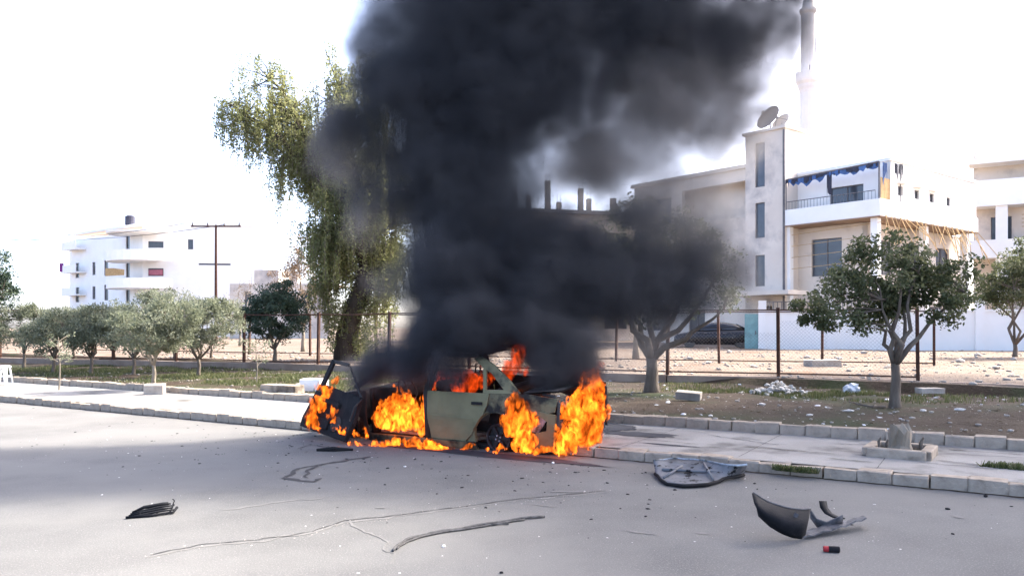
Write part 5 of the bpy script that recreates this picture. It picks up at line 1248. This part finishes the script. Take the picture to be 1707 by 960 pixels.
def fire(label, bl, seed, vox=.016, amp=1.05, thr=.30, freq=7.0, mat_=None, kind=None):
    """flame body: blob field torn by upward-stretched noise, turned into a mesh"""
    rt = random.Random(seed); extra = []
    for c, rad, w in bl:          # thin tongues licking upwards
        for k in range(3):
            q = rt.uniform(.22, .42); extra.append((Vector(c) + Vector((rt.uniform(-.8, .8) * rad[0], rt.uniform(-.5, .5) * rad[1], rad[2] * rt.uniform(.3, .8))), (rad[0] * q, rad[1] * q, rad[2] * rt.uniform(.45, .85)), rt.uniform(.6, .95)))
    bl = list(bl) + extra
    mat_ = mat_ or FIRE; nt = field_tree('fire_field'); f = Fld(nt); p = f.pos()
    ps = f.v('MULTIPLY', f.v('ADD', p, (seed * 7.1, seed * 3.3, 0)), (1, 1, .36))
    warp = f.v('MULTIPLY', f.v('SUBTRACT', f.noise(ps, 6.0, 3, .6, out=1), (.5, .5, .5)), (.42, .42, .30))
    pw = f.v('ADD', p, warp)
    fb = f.blobs(pw, bl)
    nz = f.m('SUBTRACT', f.noise(ps, freq, 3.5, .6, .6), .5)
    den = f.m('ADD', fb, f.m('MULTIPLY', f.m('MULTIPLY', nz, amp * 2), f.m('MINIMUM', f.m('MULTIPLY', fb, 6.0), 1.0)))
    lo, hi = bounds(bl, .12)
    vol = f.cube(den, lo, hi, vox)
    vm = nt.nodes.new('GeometryNodeVolumeToMesh'); nt.links.new(vol, vm.inputs['Volume']); vm.inputs['Threshold'].default_value = thr
    st = nt.nodes.new('GeometryNodeStoreNamedAttribute'); st.data_type = 'FLOAT'; st.domain = 'POINT'; st.inputs['Name'].default_value = 'heat'
    nt.links.new(vm.outputs[0], st.inputs['Geometry']); nt.links.new(f.m('MINIMUM', fb, 1.2), [s for s in st.inputs if s.name == 'Value' and s.enabled][0])
    gi = nt.nodes.new('NodeGroupInput'); go = nt.nodes.new('NodeGroupOutput'); nt.links.new(st.outputs[0], go.inputs[0])
    tmp = bpy.data.objects.new('tmp', bpy.data.meshes.new('tmp')); C.objects.link(tmp); md = tmp.modifiers.new('f', 'NODES'); md.node_group = nt
    dg = bpy.context.evaluated_depsgraph_get(); me = bpy.data.meshes.new_from_object(tmp.evaluated_get(dg), preserve_all_data_layers=True, depsgraph=dg)
    bpy.data.objects.remove(tmp); bpy.data.node_groups.remove(nt); me.name = 'fire'; me.materials.clear(); me.shade_smooth()
    o = link('fire', me, mat_); tag(o, label, 'fire', 'fires burning in and under the car', kind); return o
def B(px, py, Y, rpx, w=1.0, sx=1, sy=1, sz=1):
    c = at(px, py, Y); k = rpx / F * Y; return (c, (k * sx, k * sy, k * sz), w)
fire('flames licking up the free edge of the torn front door', [B(545, 655, 11.55, 20, 1.1), B(532, 675, 11.45, 20, 1.1), B(520, 700, 11.35, 18, 1), B(525, 712, 11.3, 15, .9), B(556, 635, 11.6, 12, .9)], 1)
fire('small flame patches on inner face of the torn front door', [B(553, 690, 11.15, 11, 1), B(560, 700, 11.1, 8, 1), B(575, 717, 10.95, 9, .95, 1.5), B(592, 720, 10.95, 7, .95), B(608, 725, 10.9, 8, .9, .6, 1, 1.6)], 2, .012, freq=9, kind='stuff')
fire('round orange blaze on front seats seen through the open doorway', [B(658, 690, 11.2, 34, 1.3), B(645, 700, 11.1, 24, 1.2), B(680, 695, 11.1, 28, 1.1), B(672, 668, 11.3, 22, .9), B(700, 710, 11.0, 24, .9)], 3)
fire('tall yellow flame rising along the centre pillar of doorway', [B(712, 700, 10.95, 20, 1.3, .8, 1, 1.4), B(718, 672, 11.0, 15, 1.1, .8, 1, 1.5), B(722, 650, 11.0, 10, .9, .8, 1, 1.6)], 4)
fire('dull red flames inside the rear door window', [B(790, 640, 10.75, 26, 1.0), B(812, 632, 10.7, 18, 1.1), B(765, 648, 10.85, 20, .8), B(836, 636, 10.6, 14, 1.0), B(740, 640, 11.2, 26, .55)], 5, mat_=FIRE_RED)
fire('red flame tongue bursting from the rear windscreen', [B(845, 622, 10.8, 20, 1.0), B(862, 605, 10.85, 20, 1.0, .9, 1, 1.3), B(872, 585, 10.9, 13, .9, .8, 1, 1.5), B(880, 620, 10.8, 14, .8)], 6, mat_=FIRE_RED)
fire('flames pouring from wheel arch over rear wing', [B(860, 712, 9.95, 30, 1.1), B(878, 738, 9.75, 22, 1.2), B(862, 680, 10.0, 22, 1.0, 1, 1, 1.3), B(885, 700, 9.9, 20, 1.0), B(856, 655, 10.1, 12, .8)], 7)
fire('biggest blaze engulfing the tail and boot', [B(968, 715, 10.15, 44, 1.35), B(975, 680, 10.4, 38, 1.3), B(985, 650, 10.6, 30, 1.15), B(945, 735, 9.75, 28, 1.2), B(955, 690, 10.1, 28, 1.0), B(995, 690, 10.7, 26, 1.0), B(972, 635, 10.5, 17, .9), B(1000, 645, 10.7, 16, .9), B(905, 668, 10.1, 11, .9), B(938, 705, 10.05, 16, 1)], 8)
fire('thin wisp of flame above boot corner', [B(998, 608, 10.9, 9, .9)], 9, .015, mat_=FIRE_RED)
fire('line of burning fuel on the road beneath the sill', [B(605, 744, 10.75, 14, .95, 1.8, 1, .6), B(640, 743, 10.75, 14, 1.0, 1.8, 1, .6), B(662, 738, 10.7, 11, 1.0, 1, 1, .9), B(690, 740, 10.6, 16, 1.0, 1.8, 1, .6), B(715, 744, 10.5, 17, 1.05, 1.8, 1, .6), B(745, 746, 10.4, 15, .9, 1.8, 1, .5), B(780, 747, 10.35, 12, .9, 1.8, 1, .4), B(550, 750, 10.5, 6, .9, 1.6), B(562, 748, 10.5, 6, .9, 1.6)], 10, .013, freq=9, kind='stuff')
fire('burning fuel running under the rear wheel and tail', [B(830, 750, 10.1, 12, .9, 1.8, 1, .6), B(870, 750, 9.85, 13, 1.0, 1.8, 1, .6), B(905, 752, 9.7, 12, 1.0, 1.8, 1, .6), B(940, 752, 9.65, 13, 1.0, 1.8, 1, .6), B(970, 745, 9.85, 13, .9, 1.8, 1, .6)], 11, .014, freq=9, kind='stuff')

# smoke: dense black core as a density grid
SM = [ (868, 588, 11.2, 46, 2.2), (905, 590, 11.5, 52, 2.2), (640, 600, 11.15, 52, 1.9), (600, 622, 11.45, 42, 1.3), (680, 615, 10.75, 55, 2.0), (620, 640, 11.1, 48, 1.5), (585, 665, 11.3, 40, .9), (748, 595, 10.4, 50, 2.2), (815, 570, 10.4, 44, 2.0), (915, 605, 10.3, 52, 2.6), (955, 600, 10.5, 58, 2.4), (885, 545, 10.5, 55, 2.0), (715, 560, 10.8, 62, 1.8), (800, 545, 10.6, 80, 1.8), (715, 455, 11.4, 90, 1.4), (760, 470, 11.2, 90, 1.4), # px, py, Y, radius px, weight, stretch x y z
    (640, 575, 11.6, 56, .9), (660, 600, 11.2, 54, 1.0), (700, 590, 10.9, 66, 1.2), (760, 580, 10.7, 70, 1.3), (800, 580, 10.5, 44, 1.0), (720, 618, 10.7, 40, .9), (600, 655, 11.9, 46, .6), (650, 640, 11.6, 46, .7), (690, 625, 11.3, 46, .8),
    (830, 545, 10.7, 60, 1.3), (905, 560, 10.8, 70, 1.6), (950, 575, 10.8, 80, 1.6), (930, 620, 10.5, 48, 1.5), (897, 645, 10.3, 34, 1.3), (985, 600, 11.2, 40, .9),
    (750, 510, 11.6, 95, 1.1), (820, 500, 11.6, 110, 1.3), (920, 480, 11.6, 120, 1.5), (1000, 490, 11.8, 110, 1.5), (1075, 480, 12.1, 95, 1.3), (1140, 455, 12.4, 90, 1.1), (1195, 430, 12.7, 70, .8), (1130, 520, 12.2, 70, .8), (1180, 490, 12.6, 55, .6),
    (730, 420, 11.9, 100, .9), (790, 400, 11.9, 130, 1.2), (890, 390, 11.9, 110, 1.2), (960, 420, 11.9, 100, 1.2),
    (675, 330, 12.2, 95, .85), (740, 300, 12.2, 140, 1.2), (830, 290, 12.2, 120, 1.1), (590, 250, 12.5, 95, 1.0), (560, 215, 12.6, 70, .8), (620, 320, 12.4, 80, .7),
    (720, 190, 12.5, 160, 1.2), (830, 180, 12.5, 150, 1.3), (930, 170, 12.5, 120, 1.0), (640, 150, 12.6, 105, .95), (590, 100, 12.8, 60, .45),
    (720, 60, 12.8, 170, 1.1), (850, 50, 12.8, 180, 1.3), (980, 60, 12.9, 150, 1.2), (1080, 40, 13.2, 140, 1.1), (1180, 60, 13.6, 120, .95), (1270, 30, 14.0, 120, .9), (1340, -10, 14.4, 90, .7), (620, 30, 12.8, 90, .6), (1220, 130, 13.6, 70, .4),
    (1080, 120, 13.2, 130, .75), (1110, 230, 13.4, 100, .45), (1200, 220, 13.8, 100, .42), (990, 240, 12.9, 105, .6), (1180, 120, 13.8, 110, .65), (1265, 165, 14, 85, .45), (1150, 330, 13.2, 95, .42), (1060, 330, 13, 95, .5), (1100, 395, 12.3, 85, .75), (1180, 390, 12.6, 75, .6), (1040, 385, 12.1, 85, .8), (1230, 450, 12.8, 50, .5), (1040, 590, 11.6, 60, .42), (1090, 570, 11.9, 60, .42), (1330, 80, 14.3, 70, .45), (700, 500, 11.6, 62, .8), (710, 450, 11.7, 75, .8), (720, 540, 11.0, 66, 1.0), (780, 540, 10.9, 80, 1.2), (870, 530, 11, 90, 1.3), (680, 545, 11.4, 45, .8),
    (760, -110, 13.2, 200, 1.1), (930, -120, 13.4, 210, 1.2), (1120, -130, 13.6, 210, 1.2), (1310, -130, 13.9, 170, 1.0), (1000, -260, 13.8, 200, 1.0)]
SHADE_DRIFT = [(6.2, 14.2, 8.8, 2.2), (8.5, 15, 10.2, 2.4), (11, 15.6, 11.4, 2.8), (13.5, 16.5, 12, 3.2), (13.2, 13, 12.2, 3.2), (16.5, 18, 12.5, 3.4), (16.5, 14.5, 12.5, 3.4), (13.8, 9.5, 12.6, 3.2), (17, 11, 12.8, 3.4), (20, 16.5, 13, 3.6), (14.5, 6.5, 13, 3.0), (18, 8, 13, 3.4), (19.5, 21, 13, 3.6), (22, 13, 13.4, 3.6), (15.8, 20.5, 14, 3.2), (19, 22.5, 14, 3.4), (22, 24, 14.5, 3.6), (21, 27, 15.5, 3.6), (24, 20, 14, 3.6)]   # unseen downwind reach of the plume, shaped to shade road and garden
def smoke_volume(name, bl, vox, parent, grain=1.0, m=None):
    m = m or SMOKE
    nt = field_tree('smoke_field'); f = Fld(nt); p = f.pos()
    w1 = f.v('MULTIPLY', f.v('SUBTRACT', f.noise(p, .9, 3, .55, out=1), (.5, .5, .5)), (.9, .9, .9))
    w2 = f.v('MULTIPLY', f.v('SUBTRACT', f.noise(p, 2.7, 3, .55, out=1), (.5, .5, .5)), (.34, .34, .34))
    pw = f.v('ADD', f.v('ADD', p, w1), w2)
    fb = f.blobs(pw, bl); edge = f.m('MINIMUM', f.m('MULTIPLY', fb, 1.6), 1.0)
    den = f.m('ADD', fb, f.m('MULTIPLY', f.m('MULTIPLY', f.m('SUBTRACT', f.noise(p, 1.9, 6, .62, .4), .5), 2.6 * grain), edge))
    if grain == 1.0: den = f.m('ADD', den, f.m('MULTIPLY', f.m('MULTIPLY', f.m('SUBTRACT', f.noise(pw, 5.5, 3, .6), .5), 1.1), edge))
    den = f.m('MINIMUM', f.m('POWER', f.m('MAXIMUM', f.m('SUBTRACT', den, .10), 0.0), 1.3), 3.0)
    lo, hi = bounds(bl, .3); lo[2] = max(lo[2], .12)
    vol = f.cube(den, lo, hi, vox)
    sm_ = nt.nodes.new('GeometryNodeSetMaterial'); nt.links.new(vol, sm_.inputs[0]); sm_.inputs['Material'].default_value = m
    nt.nodes.new('NodeGroupInput'); go = nt.nodes.new('NodeGroupOutput'); nt.links.new(sm_.outputs[0], go.inputs[0])
    vd = bpy.data.volumes.new(name); o = bpy.data.objects.new(name, vd); C.objects.link(o); vd.materials.append(m)
    md = o.modifiers.new('smoke', 'NODES'); md.node_group = nt
    if parent: o.parent = parent
    return o
def smoke_mat(name, density, col, aniso=.2):
    m, nt_, b = new_mat(name); nt_.nodes.remove(b); pv = nt_.nodes.new('ShaderNodeVolumePrincipled')
    pv.inputs['Color'].default_value = (*col, 1); pv.inputs['Density'].default_value = density; pv.inputs['Anisotropy'].default_value = aniso
    nt_.links.new(pv.outputs[0], nt_.nodes['Material Output'].inputs['Volume']); return m
SMOKE = smoke_mat('black_smoke', 3.4, (.105, .108, .12))
SMOKE.cycles.volume_step_rate = 2.0
THIN = smoke_mat('thin_grey_smoke', 2.9, (.40, .375, .36)); THIN.cycles.volume_step_rate = 2.0
smo = smoke_volume('smoke_plume', [B(px, py, Y, r0, w, 1, 1.0, 1) for px, py, Y, r0, w in SM], .065, None)
tag(smo, 'thick black smoke plume billowing up from the burning car', 'smoke', kind='stuff')
tag(smoke_volume('unseen_smoke_drift', [(Vector(q[:3]), q[3], .8) for q in SHADE_DRIFT], .22, smo, .6), kind='stuff')
VEIL = [(945, 280, 12.6, 110, 1.0), (1020, 290, 12.8, 90, .6), (1000, 260, 12.8, 90, .6), (1040, 190, 13.0, 130, .75), (1110, 150, 13.3, 140, .8), (1120, 250, 13.4, 120, .6), (1200, 190, 13.7, 120, .7), (1230, 260, 13.8, 90, .5), (1280, 140, 14.0, 100, .6), (1000, 300, 12.8, 100, .5), (1090, 330, 13.0, 110, .5), (1180, 340, 13.3, 100, .45), (1340, 60, 14.3, 90, .5), (1230, 60, 13.8, 110, .7),
        (565, 200, 12.6, 85, .5), (565, 270, 12.5, 80, .5), (610, 360, 12.2, 75, .42), (595, 90, 12.8, 80, .42), (640, 470, 11.9, 60, .35), (1080, 420, 12.4, 120, .5), (1190, 420, 12.8, 110, .45), (1230, 500, 12.9, 80, .35), (1080, 560, 12.0, 90, .4), (1040, 600, 11.6, 70, .4), (590, 620, 11.5, 50, .3), (572, 605, 11.7, 26, .4)]
tag(smoke_volume('smoke_veil', [B(px, py, Y, r0, w) for px, py, Y, r0, w in VEIL], .09, smo, .55, THIN), kind='stuff')
